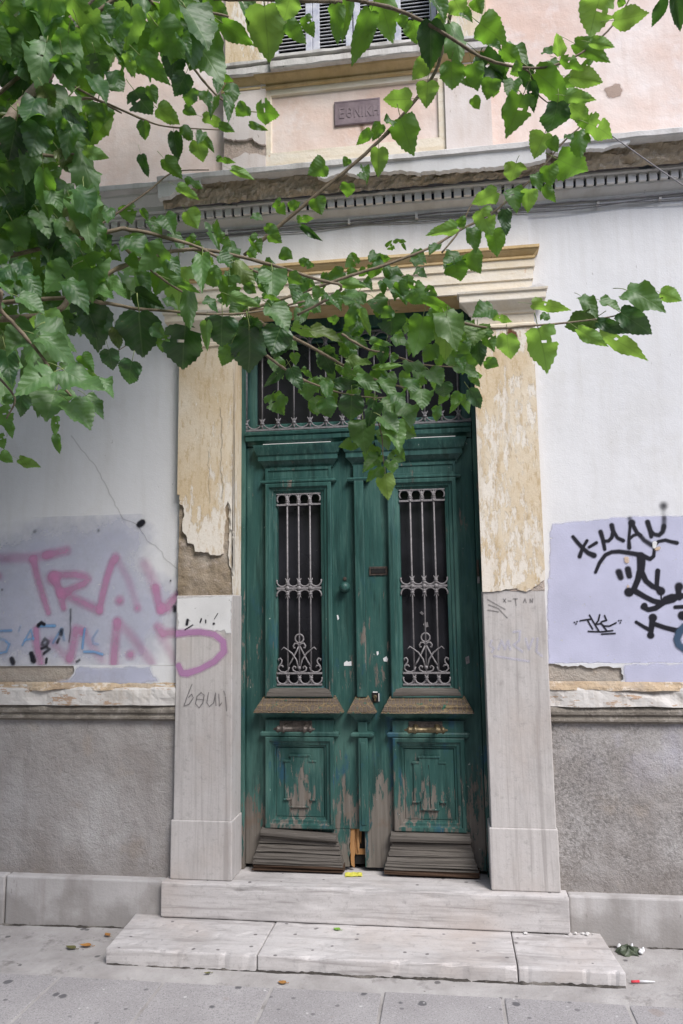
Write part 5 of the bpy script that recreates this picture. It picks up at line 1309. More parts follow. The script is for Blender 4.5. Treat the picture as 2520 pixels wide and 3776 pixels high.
# pink lettering
K6 = tile(0, 1900, 680); S = mapper(K6, 0)
pk = [S([(-120, 385), (0, 365), (280, 360), (420, 335)], 46, 0.6, 0.42), S([(400, 340), (570, 300)], 44, 0.6, 0.6), S([(285, 375), (330, 560), (380, 720), (415, 830)], [40, 36, 34, 28], 0.5, 0.72), S([(-10, 520)], 40, 0.6, 0.6),
      S([(455, 530)], 66, 0.5, 0.8), S([(455, 512), (640, 505), (730, 518), (752, 545), (720, 582), (600, 630), (520, 660)], 38, 0.55, 0.7), S([(480, 560), (520, 680), (545, 790)], [40, 40, 30], 0.5, 0.75), S([(530, 660), (700, 740), (850, 812)], 42, 0.6, 0.62),
      S([(850, 812), (880, 660), (915, 520), (955, 410), (985, 360)], [30, 36, 36, 40, 44], 0.5, 0.72), S([(1010, 390), (1100, 560), (1140, 680), (1175, 790)], 34, 0.8, 0.30), S([(1020, 725)], 44, 0.6, 0.7), S([(1172, 790)], 32, 0.7, 0.5),
      S([(1230, 410), (1290, 520), (1325, 620)], 46, 0.8, 0.38), S([(1325, 620), (1345, 720), (1372, 800)], 42, 0.55, 0.65), S([(1372, 800), (1430, 780), (1470, 730), (1530, 660)], [46, 48, 44, 36], 0.55, 0.7),
      S([(310, 970), (312, 1080), (350, 1250)], [34, 40, 38], 0.55, 0.68), S([(440, 1070), (580, 1220)], 36, 0.8, 0.35), S([(600, 1220), (630, 1080), (650, 970), (700, 990)], 44, 0.55, 0.66), S([(710, 985), (790, 1120), (870, 1230)], 36, 0.8, 0.30),
      S([(968, 1255), (985, 1060), (1000, 910)], 42, 0.55, 0.68), S([(1000, 905), (1100, 1000), (1200, 1130), (1290, 1250)], 42, 0.75, 0.42), S([(1112, 1185)], 42, 0.6, 0.7),
      S([(1345, 950), (1390, 1000), (1540, 1000)], 42, 0.6, 0.6), S([(1370, 1020), (1440, 1140), (1500, 1250)], 40, 0.8, 0.35)]
pk = [(a, [q * 0.92 for q in b] if isinstance(b, list) else b * 0.92, min(1, c_ * 1.25), d * 0.82) for a, b, c_, d in pk]
decal('graffiti', -0.003, pk, 'spray_pink', 0.0045, 'faded pink sprayed letters in two rows', clip=(-2.4, -0.853, 1.168, 2.2))
bl = [S([(100, 980), (-20, 985), (-60, 1010)], 11, 0.6, 0.7), S([(-60, 1030), (40, 1060), (85, 1095), (60, 1160), (-20, 1178)], 11, 0.6, 0.6), S([(195, 1105), (240, 1020), (268, 970), (290, 1060)], 8, 0.6, 0.6), S([(215, 1062), (290, 1045)], 9, 0.6, 0.6), S([(335, 940), (470, 940)], 12, 0.5, 0.85),
      S([(455, 1085), (500, 1010), (530, 960), (550, 1060)], 10, 0.7, 0.5), S([(725, 965), (712, 1060), (706, 1130)], 10, 0.6, 0.7), S([(720, 1160), (800, 1160), (875, 1182)], 10, 0.5, 0.75), S([(835, 980), (790, 1050), (800, 1090), (840, 1098)], 8, 0.7, 0.4), S([(180, 940), (165, 985)], 7, 0.7, 0.4)]
decal('graffiti', -0.0045, bl, 'spray_blue', 0.003, 'thin pale blue sprayed letters below the pink row', stuff=True)
bk = [S([(335, 935), (360, 912), (382, 925)], 14, 0.4, 0.95), S([(1195, 75), (1220, 60)], 24, 0.35, 1.0), S([(275, 1175), (290, 1230)], [18, 26], 0.3, 0.95), S([(105, 1225), (118, 1250)], 20, 0.4, 0.9), S([(400, 1220), (398, 1250)], 10, 0.3, 0.9),
      S([(535, 970), (525, 1010)], 15, 0.7, 0.7), S([(505, 1050), (492, 1080)], 12, 0.5, 0.7), S([(365, 1080), (390, 1050), (420, 1070), (400, 1110), (365, 1095)], 12, 0.6, 0.6), S([(360, 1130), (400, 1120), (430, 1140), (380, 1175)], 10, 0.5, 0.8),
      S([(1488, 780), (1492, 810)], 14, 0.6, 0.8), S([(300, 140)], 16, 0.9, 0.5), S([(842, 130)], 9, 0.7, 0.6), S([(20, 630)], 10, 0.7, 0.7), S([(1452, 560)], 7, 0.4, 0.9), S([(610, 800), (605, 900), (600, 1080)], [7, 6, 4], 0.7, 0.6), S([(660, 1245), (680, 1232)], 9, 0.6, 0.7)]
decal('stain_mark', -0.006, bk, 'spray_black', 0.003, 'black blots and drill holes on the wall', wob=0.003, stuff=True)
# crack wandering down the left wall
T3c = tile(0, 900, 1260)
ck = poly_at(T3c, [(330, 880), (400, 975), (440, 1020), (470, 1075), (505, 1150), (525, 1182)], 0) + poly_at(Lc, [(540, 95), (565, 140), (620, 165), (655, 205), (672, 240), (730, 275), (755, 320), (815, 370)], 0)
decal('crack', -0.0025, [(jag(ck, 0.02, 0.004, 3), 0.0010, 0.7, 0.42)], 'crackline', 0.0028, 'thin crack running down the whitewashed wall')
decal('crack', -0.0385, [(jag([(-0.640, 2.40), (-0.632, 2.25), (-0.640, 2.10), (-0.628, 2.02), (-0.63, 1.95)], 0.02, 0.005, 4), 0.0012, 0.6, 0.5), (jag([(-0.70, 2.18), (-0.695, 2.05), (-0.690, 1.93)], 0.02, 0.005, 5), 0.0009, 0.6, 0.4)], 'crackline', 0.0026, None, parent=pl)

# black tag on the lilac patch
K5 = tile(2050, 1820, 470); S = mapper(K5, 0)
tg = [S([(212, 530), (260, 590), (330, 670), (400, 730), (470, 760)], [22, 26, 26, 30, 38], 0.35), S([(385, 578), (330, 670), (295, 772)], [20, 20, 28], 0.35), S([(410, 660), (500, 605)], [18, 22], 0.35),
      S([(552, 470), (580, 560), (603, 685)], [30, 26, 22], 0.35), S([(595, 585), (650, 582), (690, 540), (708, 470), (690, 390)], [20, 22, 24, 28, 32], 0.4), S([(715, 470), (760, 545), (830, 578)], [24, 22, 26], 0.4),
      S([(910, 305)], 30, 0.9, 0.6), S([(935, 360)], 48, 0.3), S([(918, 370), (900, 560), (905, 665)], [18, 18, 28], 0.35), S([(945, 380), (1000, 480), (1040, 515)], 26, 0.3), S([(1040, 515), (1090, 575), (1180, 632)], [28, 30, 34], 0.6, 0.85), S([(905, 560), (955, 515), (1010, 498)], 18, 0.35),
      S([(1130, 350), (1165, 460), (1175, 530)], [34, 30, 24], 0.4), S([(1160, 450), (1210, 500), (1270, 512), (1315, 470), (1330, 400)], [24, 26, 28, 30, 32], 0.5, 0.95), S([(1330, 420), (1335, 300)], 32, 0.8, 0.6), S([(1330, 300), (1325, 200)], 30, 1.0, 0.22), S([(1328, 148)], 52, 1.0, 0.75),
      S([(490, 968), (540, 850), (610, 755), (690, 718), (780, 712), (900, 728), (1050, 755)], [20, 24, 26, 26, 28, 30, 34], 0.35, 0.95), S([(1090, 775), (1160, 805), (1205, 770), (1212, 690), (1212, 640)], [34, 26, 22, 18, 16], 0.3), S([(1230, 625), (1262, 588), (1350, 572), (1420, 592), (1490, 606)], [18, 20, 22, 22, 26], 0.35),
      S([(1048, 770), (1052, 860), (1045, 980)], [56, 56, 46], 0.25), S([(1030, 970), (1010, 1060), (965, 1165)], [40, 38, 36], 0.25), S([(1065, 985), (1110, 1075), (1190, 1140), (1262, 1168)], [40, 34, 34, 36], 0.25), S([(900, 1212)], 62, 0.22), S([(1292, 1198)], 58, 0.22), S([(1255, 950), (1248, 1050), (1242, 1150)], [32, 30, 26], 0.25),
      S([(960, 1190), (1100, 1270), (1200, 1320), (1300, 1345)], [40, 34, 34, 36], 0.25), S([(1092, 1378)], 40, 0.25), S([(1075, 1395), (1140, 1428), (1230, 1408), (1340, 1325)], [34, 32, 34, 40], 0.25), S([(1360, 1310), (1430, 1288)], [56, 62], 0.22), S([(1440, 1285), (1530, 1255), (1640, 1260)], [50, 36, 34], 0.25),
      S([(1518, 1142)], 56, 0.4), S([(1505, 1170), (1520, 1280)], 36, 0.25), S([(1470, 1396), (1700, 1385)], 24, 0.25), S([(1560, 1500)], 62, 0.22), S([(1195, 1525)], 54, 0.22), S([(1190, 1550), (1172, 1690)], [38, 34], 0.25), S([(1168, 1742)], 47, 0.22),
      S([(990, 1580), (1070, 1630), (1160, 1680)], [20, 22, 26], 0.25), S([(1220, 1605), (1350, 1650), (1520, 1690)], [30, 30, 34], 0.25), S([(778, 965), (800, 1030)], [46, 40], 0.5), S([(888, 930), (905, 1012)], [42, 38], 0.4), S([(1295, 1240), (1297, 1305)], 7, 0.3)]
tg = [(a, [q * 0.90 for q in b] if isinstance(b, list) else b * 0.90, c_, d) for a, b, c_, d in tg]
decal('graffiti', -0.0035, tg, 'spray_black', 0.0028, 'bold black sprayed tag of looping strokes and dots')
decal('graffiti', -0.0050, [S([(1700, 1560), (1600, 1620), (1520, 1700), (1488, 1790), (1510, 1860), (1580, 1910), (1700, 1930)], [40, 44, 44, 40, 40, 40, 40], 0.35, 0.95)], 'spray_navy', 0.0032, 'dark blue sprayed loop at the end of the black tag')
tk = [S(p, 8.5, 0.4) for p in ([(300, 1565), (370, 1552), (430, 1545)], [(388, 1550), (420, 1610), (455, 1665)], [(415, 1495), (470, 1590), (535, 1698)], [(540, 1490), (525, 1560), (485, 1612)], [(490, 1608), (560, 1600), (630, 1690)], [(600, 1500), (625, 1560), (570, 1572), (552, 1592), (590, 1628), (660, 1630), (742, 1590)], [(400, 1695), (550, 1700), (700, 1686)], [(565, 1728), (730, 1720)])]
tk += [S([p], 9, 0.4) for p in ((230, 1585), (262, 1575), (250, 1603), (775, 1563), (803, 1562), (793, 1590))]
decal('graffiti', -0.0035, tk, 'spray_black', 0.0020, 'small thin black marker tag of three letters')
decal('stain_mark', -0.0052, [S([(1215, 612), (1212, 655)], [28, 22], 0.25), S([(720, 2040)], 4, 0.3)], 'whitecoat', 0.0025, None, stuff=True)
decal('stain_mark', -0.0054, [S([(1250, 680)], 24, 0.3, 0.9), S([(870, 800), (872, 835)], [20, 22], 0.3, 0.8), S([(878, 1135)], 16, 0.4, 0.8)], 'ochrechip', 0.0025, None, wob=0.006, stuff=True)

# stains and scrawl on the jambs
SL = mapper(Lc, -0.033)
decal('graffiti', -0.0325, [SL([(812, 668), (860, 662), (920, 660), (985, 672), (1025, 705), (1028, 750), (985, 795), (920, 830), (860, 850), (835, 848), (820, 815)], [17, 16, 15, 14, 15, 17, 16, 14, 17, 16, 14], 0.5, 0.62)], 'spray_violet', 0.0035, 'violet sprayed loop on the marble jamb', parent=pl, clip=(-0.851, -0.579, 1.0, 1.48))
wp = poly_at(Lc, [(815, 506), (900, 500), (1000, 495), (1066, 494), (1063, 560), (1060, 668), (1036, 668), (1030, 648), (1012, 655), (1000, 650), (985, 658), (960, 648), (920, 655), (890, 648), (850, 660), (815, 652)], -0.033)
decal('paint_patch', -0.0318, [], 'whitecoat', 0.0035, 'white brushed paint patch on the marble jamb', [(wp, 0.006, 0.95)], parent=pl, wob=0.004, clip=(-0.8505, -0.5785, 1.3, 1.491))
decal('graffiti', -0.0335, [SL(p, 1.6, 0.7, 0.55) for p in ([(882, 900), (862, 950), (845, 1000), (868, 992), (888, 962), (880, 945), (866, 960)], [(925, 938), (905, 955), (898, 990), (915, 1008), (932, 985), (938, 950), (922, 938)], [(905, 968), (935, 972)], [(958, 938), (950, 985), (962, 1002), (982, 985), (990, 940), (992, 998)], [(1005, 945), (1008, 1000), (1018, 985)], [(1028, 930), (1034, 950)], [(1036, 958), (1041, 1022)])] +
      [SL([(862, 605), (858, 625)], 6, 0.4, 0.9), SL([(982, 622)], 5, 0.4, 0.9), SL([(925, 600), (920, 615)], 3, 0.4, 0.9), SL([(945, 605), (945, 618)], 2.5, 0.4, 0.9), SL([(850, 650), (885, 628)], 2.5, 0.4, 0.9), SL([(985, 600), (1000, 575)], 1.5, 0.4, 0.8)], 'spray_black', 0.0018, 'thin black scrawl on the marble jamb', parent=pl, stuff=True)
SR = mapper(Rc, -0.033)
decal('graffiti', -0.0315, [SR(p, 2.8, 0.6, 0.42) for p in ([(672, 512), (700, 528), (750, 556)], [(676, 536), (720, 552), (760, 595)], [(672, 560), (720, 568)])] + [SR(p, 2.0, 0.5, 0.45) for p in ([(742, 508), (754, 524)], [(754, 508), (744, 522)], [(765, 518), (778, 518)], [(788, 508), (808, 508)], [(798, 508), (802, 540)], [(835, 525), (842, 508), (848, 525)], [(866, 526), (866, 508), (876, 526), (878, 508)])], 'spray_black', 0.0018, 'thin black strokes near the top of the marble jamb', parent=pr)
decal('graffiti', -0.0320, [SR(p, 5, 0.6, 0.35) for p in ([(690, 700), (680, 720), (700, 735), (690, 752)], [(720, 740), (735, 700), (750, 740), (765, 700), (775, 740)], [(790, 660), (820, 655), (815, 700), (790, 720), (830, 750)], [(845, 690), (860, 740), (880, 690)], [(900, 690), (895, 750), (920, 770)], [(700, 770), (860, 795)])], 'lilac', 0.003, 'faint lilac scribble on the marble jamb', parent=pr)
# brown drip below the plate, rust at the jamb top, petrol brush marks on the cornice
m_ = [([(0.072, 3.804), (0.076, 3.76), (0.070, 3.715)], [0.012, 0.008, 0.004], 0.9, 0.5)]
decal('rust_drip', -0.0345, m_, 'stain', 0.004, None, parent=ap)
decal('rust_patch', -0.0380, [([(0.757, 2.690), (0.762, 2.660)], [0.016, 0.013], 0.3, 0.95)], 'ruststain', 0.0025, None, wob=0.012, parent=pr)
for x0, x1, z, y in ((-0.905, -0.86, 3.394, -0.0745), (-0.62, -0.55, 3.409, -0.0900), (1.36, 1.42, 3.409, -0.0900), (0.0, 0.3, 3.412, -0.0900)):
    decal('brush_mark', y, [([(x0, z), ((x0 + x1) / 2, z + 0.004), (x1, z - 0.002)], [0.004, 0.009, 0.003], 0.5, 0.75)], 'bluestroke', 0.003, None, wob=0.006, parent=cor)
decal('hole_in_plaster', -0.0015, [(poly_at(tile(1260, 0, 1260), [(1235, 420), (1265, 415)], 0), 0.028, 0.25, 0.95)], 'pinkhole', 0.004, None, wob=0.010)
# ================================================================== mulberry tree reaching in from the street
TB = Vector((-1.45, -1.95, 0.0))
TREE = empty('mulberry_tree', TB)
tag(TREE, 'leafy street tree whose thin branches hang in front of the door', 'tree')
tiles = {'1': tile(0, 0, 1260), '2': tile(1260, 0, 1260), '3': tile(0, 900, 1260), '4': tile(1260, 900, 1260), 'F': tile(860, 1150, 980), 'E': tile(860, 1600, 980), 'V': (lambda x, y: (x, y))}
PXM = 1.0 / (1175 * FMM / 18)                        # metres per print pixel at one metre
def at_depth(tl, x, y, d):
    r = ray(*tiles[tl](x, y)); return CAM + r * (d / (FMM / 18))
def to_px(P):
    q = P - CAM; f = q.dot(FWD)
    return (784 + 1175 * FMM / 18 * q.dot(RIGHT) / f, 1175 - 1175 * FMM / 18 * q.dot(UP) / f, f)
def smooth_path(pts, n=5):
    out = []; P = [pts[0]] + pts + [pts[-1]]
    for i in range(1, len(P) - 2):
        for k in range(n):
            t = k / n; a, b, c, d = P[i - 1], P[i], P[i + 1], P[i + 2]
            out.append(0.5 * ((2 * b) + (c - a) * t + (2 * a - 5 * b + 4 * c - d) * t * t + (3 * b - a - 3 * c + d) * t ** 3))
    out.append(pts[-1]); return out
def limb(name, pts, r0, r1, mat='twig', seg=8):
    pp = smooth_path(pts); n = len(pp)
    rs = [(r0 + (r1 - r0) * (i / (n - 1))) * (1 + 0.16 * nz(i * 0.9, r0 * 900) + (0.22 if r0 < 0.03 and i % 6 == 3 else 0)) for i in range(n)]
    pp = [p + Vector((nz(i * 0.7, 1), nz(i * 0.7, 2), nz(i * 0.7, 3))) * min(0.004, rs[i] * 0.5) for i, p in enumerate(pp)]
    m = MB(); m.tube([p - TB for p in pp], rs, seg)
    return m.build(name, M[mat], TREE, smooth=True)
CROTCH = Vector((-1.38, -1.93, 2.05))
limb('trunk', [Vector((-1.45, -1.95, -0.06)), Vector((-1.46, -1.96, 0.6)), Vector((-1.42, -1.93, 1.3)), CROTCH], 0.095, 0.070, 'bark', 14)
limb('branch', [CROTCH, Vector((-1.30, -1.85, 2.8)), Vector((-1.0, -1.8, 3.5)), Vector((-0.6, -1.7, 4.1))], 0.055, 0.02, 'bark', 10)
limb('branch', [CROTCH, Vector((-1.55, -2.2, 2.9)), Vector((-1.6, -2.6, 3.6)), Vector((-1.4, -2.9, 4.2))], 0.05, 0.02, 'bark', 10)
def br(spec, depths, r0, r1, root=True, mat='twig'):
    pts = []
    for i, (tl, x, y) in enumerate(spec):
        t = i / max(1, len(spec) - 1); pts.append(at_depth(tl, x, y, depths[0] + (depths[1] - depths[0]) * t))
    if root:
        a = pts[0]; pts = [CROTCH + (a - CROTCH) * 0.0, CROTCH + (a - CROTCH) * 0.5 + Vector((0, 0, 0.03))] + pts
        k = 2 / (len(pts) - 1); r0 = r0 + (r0 - r1) * 0.3
    limb('branch', pts, r0, r1, mat)
br([('1', -60, 640), ('1', 75, 505), ('1', 150, 420), ('1', 232, 335), ('1', 245, 235), ('1', 330, 90), ('1', 470, -60)], (1.80, 1.95), 0.013, 0.007, mat='bark')
br([('1', 200, 385), ('1', 245, 300), ('1', 255, 240)], (1.86, 1.90), 0.007, 0.005, False, 'bark')
br([('3', 180, 330), ('3', 330, 235), ('3', 420, 185), ('3', 500, 132), ('3', 640, 72), ('3', 800, 32), ('3', 950, 28), ('3', 1200, 82), ('3', 1450, 160), ('4', 0, 205), ('F', 380, 20)], (1.90, 2.15), 0.0070, 0.0035)
br([('1', 450, 1075), ('1', 600, 1055), ('1', 760, 1090), ('1', 900, 1130), ('3', 1000, 60), ('3', 1150, 115), ('3', 1230, 150)], (1.95, 2.1), 0.0055, 0.003)
br([('3', 230, 250), ('3', 460, 266), ('3', 620, 296), ('3', 760, 306), ('3', 950, 322), ('3', 1150, 314), ('3', 1400, 262)], (1.92, 2.15), 0.0055, 0.0025)
br([('3', 560, 10), ('3', 700, 125), ('3', 790, 190), ('3', 870, 240)], (2.0, 2.1), 0.0045, 0.0025, False)
br([('1', 1120, 1172), ('1', 1290, 1032), ('1', 1440, 905), ('1', 1568, 800), ('2', 180, 640), ('2', 330, 470), ('2', 430, 330), ('2', 475, 180), ('2', 500, 60)], (2.35, 2.25), 0.0055, 0.0050, False)
br([('F', 60, 0), ('4', 40, 146), ('4', 200, 96), ('4', 330, 48), ('4', 430, 5), ('2', 540, 1058), ('2', 690, 978), ('2', 830, 860), ('2', 930, 760), ('2', 1010, 660), ('2', 1110, 570)], (2.25, 2.35), 0.0050, 0.0022, False)
br([('2', 460, 1160), ('2', 540, 1060), ('2', 590, 950), ('2', 640, 900)], (2.3, 2.3), 0.003, 0.0015, False)
br([('1', 1560, -20), ('2', 100, 8), ('2', 240, 40), ('2', 400, 112), ('2', 560, 212), ('2', 640, 260), ('2', 760, 300), ('2', 900, 312), ('2', 1020, 285), ('2', 1150, 208), ('2', 1262, 96), ('2', 1330, -20)], (2.1, 2.25), 0.0060, 0.0022, False)
br([('2', 760, 300), ('2', 860, 330), ('2', 900, 430), ('2', 960, 480)], (2.2, 2.25), 0.003, 0.0015, False)
br([('1', 560, -30), ('1', 700, 12), ('1', 900, 45), ('1', 1050, 75)], (1.9, 2.0), 0.005, 0.003)
br([('1', 980, -10), ('1', 1200, -4), ('1', 1450, 4), ('1', 1568, 8)], (2.0, 2.1), 0.006, 0.005, False)
br([('F', 150, 58), ('F', 250, 102), ('F', 380, 165), ('F', 520, 240), ('F', 640, 310), ('F', 740, 362), ('F', 870, 410), ('F', 1010, 446)], (2.25, 2.45), 0.0060, 0.0025, False)
br([('F', 60, 150), ('F', 200, 260), ('F', 310, 340), ('F', 420, 402), ('F', 520, 442), ('F', 650, 482), ('F', 830, 506), ('F', 960, 500)], (2.25, 2.4), 0.0048, 0.0018, False)
br([('F', 640, 130), ('F', 780, 215), ('F', 880, 240), ('F', 1000, 275), ('F', 1110, 310), ('F', 1300, 325)], (2.3, 2.45), 0.0040, 0.0018, False)
br([('F', 830, 506), ('F', 850, 620), ('F', 870, 700), ('E', 880, 30), ('E', 885, 130), ('E', 900, 250)], (2.4, 2.4), 0.0030, 0.0012, False)
br([('4', 440, 330), ('4', 670, 385), ('4', 840, 376), ('4', 960, 368), ('4', 1160, 346), ('4', 1300, 318), ('4', 1400, 275), ('4', 1500, 235)], (2.3, 2.45), 0.0040, 0.0015, False)
br([('1', 180, 430), ('1', 300, 480), ('1', 420, 452), ('1', 640, 540), ('1', 760, 580), ('1', 1010, 596)], (1.9, 2.1), 0.0040, 0.0015, False)
br([('1', 290, 370), ('1', 400, 430), ('1', 560, 520)], (1.92, 2.0), 0.0035, 0.002, False)
br([('1', 815, 205), ('1', 880, 300), ('1', 950, 390), ('1', 1010, 450), ('1', 1090, 500), ('1', 1230, 520)], (2.0, 2.15), 0.0038, 0.0015, False)
br([('1', -120, 640), ('1', 0, 660), ('1', 90, 690), ('1', 240, 715), ('1', 400, 700)], (1.75, 1.9), 0.0075, 0.003)
br([('1', 420, 1060), ('1', 590, 942), ('1', 690, 870), ('1', 800, 790), ('1', 960, 780)], (2.0, 2.1), 0.0030, 0.0015, False)
br([('3', -80, 200), ('3', 0, 300), ('3', 90, 395), ('3', 180, 500), ('3', 260, 620), ('3', 330, 700)], (1.45, 1.5), 0.0050, 0.0022)
br([('3', -60, 560), ('3', 20, 640), ('3', 70, 715), ('3', 30, 800)], (1.6, 1.6), 0.003, 0.0015, False)
br([('3', 560, 360), ('3', 600, 440), ('3', 540, 490)], (2.0, 2.0), 0.0018, 0.001, False)

# ---- leaf shapes
def leaf_mesh(seed, fold, droop, wave, curl, mat, lob=0.0):
    rr = random.Random(seed)
    ra = [rr.uniform(-0.035, 0.035) for _ in range(14)]
    side = [(0.0, 0.0), (0.09, -0.035 + ra[0]), (0.20, -0.055 + ra[0]), (0.32, -0.03 + ra[1]), (0.42 + ra[2], 0.06), (0.48 + ra[3], 0.18), (0.50 + ra[4], 0.31), (0.47 + ra[5], 0.45), (0.405 + ra[6], 0.58), (0.32 + ra[7], 0.70), (0.21 + ra[8] * 0.6, 0.82), (0.105, 0.92), (0.04, 1.00), (0.0, 1.07)]
    def outline(sgn):
        out = []
        for i in range(len(side) - 1):
            a, b = side[i], side[i + 1]
            k = 2 if i > 0 else 1
            for q in range(k):
                t = q / k; x, y = a[0] + (b[0] - a[0]) * t, a[1] + (b[1] - a[1]) * t
                if 1 < i < 12:
                    g = 0.016 if q == 0 else -0.010
                    dx, dy = b[1] - a[1], -(b[0] - a[0]); l = math.hypot(dx, dy)
                    x += dx / l * (g + rr.uniform(-0.006, 0.006)); y += dy / l * g + (0.012 if q == 0 else 0)
                out.append((sgn * x * (1 + 0.05 * nz(y * 3, seed, sgn)), y))
        out.append((0.0, 1.07)); return out
    tw = rr.uniform(-0.5, 0.5)
    def hgt(x, y):
        a = abs(x)
        h = fold * a - droop * max(0, y) ** 2 * 0.6 + wave * math.sin(y * 9 + seed + (2 if x > 0 else 0)) * a * a * 2.2
        h += curl * a * a * 1.6 + 0.07 * nz(x * 3, y * 3, seed) + tw * x * y * 0.6
        h += 0.005 * math.sin((y * 6.0 - a * 4.5) * 2 * math.pi) * min(1, a * 5) * min(1, (0.55 - a) * 6)
        return h
    vs, fs, uv = [], [], []
    rows = 3
    mids = {}
    def vert(x, y):
        vs.append((x, y, hgt(x, y))); return len(vs) - 1
    for sgn in (1, -1):
        O = outline(sgn); prev = None
        for (x, y) in O:
            my = min(max(y * 0.97, 0.0), 1.0)
            key = round(my, 4)
            if key not in mids: mids[key] = vert(0.0, my)
            col = [mids[key]] + [vert(x * k / rows, my + (y - my) * k / rows) for k in range(1, rows + 1)] if abs(x) > 1e-6 else [mids[key]] * (rows + 1)
            if prev:
                for k in range(rows):
                    q = [prev[k], prev[k + 1], col[k + 1], col[k]]
                    q2 = []
                    for w in q:
                        if w not in q2: q2.append(w)
                    if len(q2) >= 3: fs.append(tuple(q2 if sgn > 0 else q2[::-1]))
            prev = col
    if seed in (2, 6, 12):
        fs = [f for k, f in enumerate(fs) if k not in (31, 32, 34) and not (seed == 6 and k in (88, 89, 91, 92))]
    nleaf = len(fs)
    m = MB(); L = 0.42
    pts = [Vector((0, 0, 0.0)), Vector((0.0, -0.12, 0.03)), Vector((0.02, -0.28, 0.02)), Vector((0.03, -L, -0.03))]
    m.tube(pts, [0.016, 0.014, 0.013, 0.016], 5)
    b = len(vs); vs += m.v; fs += [tuple(b + i for i in f) for f in m.f]
    me = bpy.data.meshes.new('leaf'); me.from_pydata(vs, [], fs)
    me.materials.append(M[mat]); me.materials.append(M['petiole'])
    me.polygons.foreach_set('material_index', [0] * nleaf + [1] * (len(fs) - nleaf))
    me.polygons.foreach_set('use_smooth', [True] * len(fs))
    ul = me.uv_layers.new(name='leaf')
    for lp in me.loops:
        v = vs[lp.vertex_index]; ul.data[lp.index].uv = (v[0] + 0.5, v[1])
    me.update(); return me
LM = [leaf_mesh(1, 0.30, 0.35, 0.20, 0.0, 'leaf'), leaf_mesh(2, 0.10, 0.75, 0.30, 0.25, 'leaf'), leaf_mesh(3, 0.55, 0.25, 0.15, -0.3, 'leaf'), leaf_mesh(4, 0.18, 1.00, 0.35, 0.0, 'leaf'), leaf_mesh(5, -0.15, 0.50, 0.40, 0.45, 'leaf'), leaf_mesh(6, 0.75, 0.55, 0.25, -0.2, 'leaf'), leaf_mesh(7, 0.35, -0.3, 0.3, -0.5, 'leaf'), leaf_mesh(8, -0.2, 0.6, 0.35, -0.3, 'leaf')]
LY = [leaf_mesh(11, 0.25, 0.40, 0.25, 0.0, 'leafyoung'), leaf_mesh(12, -0.1, 0.8, 0.35, 0.3, 'leafyoung'), leaf_mesh(13, 0.6, 0.3, 0.2, -0.2, 'leafyoung'), leaf_mesh(14, 0.3, -0.3, 0.3, -0.3, 'leafyoung')]
def recolour(src, mat):
    out = []
    for q in src:
        c = q.copy(); c.materials[0] = M[mat]; out.append(c)
    return out
LD = recolour(LM, 'leafshaded'); LS = recolour(LM, 'leafsheen')
def leaf_matrix(bx, by, tx, ty, wpx, kind, d, rr):
    """bx..ty print pixels of the leaf's base and tip, d metres from the camera; the leaf keeps its real size and tilt there"""
    rb, rt_ = ray(bx, by), ray(tx, ty)
    Pb = CAM + rb * (d / (FMM / 18))
    n0 = (CAM - Pb).normalized()
    flat = (CAM + rt_ * (d / (FMM / 18))) - Pb
    tilt = {'t': 0.95, 'u': -0.45, 'd': -0.05}[kind[0]] + rr.uniform(-0.2, 0.2)
    side = rr.uniform(-0.35, 0.35)
    for k in range(6):
        n = (n0 + (UP * tilt + RIGHT * side) * (0.85 ** k)).normalized()
        den = rt_.dot(n)
        Pt = CAM + rt_ * ((Pb - CAM).dot(n) / den)
        if (Pt - Pb).length < 1.7 * flat.length and (Pt - Pb).dot(flat) > 0: break
    dr = (Pt - Pb); L = dr.length / 1.07; yv = dr.normalized()
    zv = n if kind[0] != 'u' else -n
    xv = yv.cross(zv).normalized()
    fx = xv - n0 * xv.dot(n0)
    wm = wpx * PXM * d / max(fx.length, 0.55)
    wm = min(max(wm, L * 0.30), L * 1.2)
    sz = 0.5 * (wm + L)
    mt = Matrix((xv * wm, yv * L, zv * sz)).transposed().to_4x4(); mt.translation = Pb
    return mt
leaf_list = []                                       # (tile, depth, scale px per tile unit, rows)
def rows(tl, d, txt):
    for ln in txt.strip().split(';'):
        q = ln.split()
        if len(q) < 6: continue
        leaf_list.append((tl, d, [float(v) for v in q[:5]], q[5]))
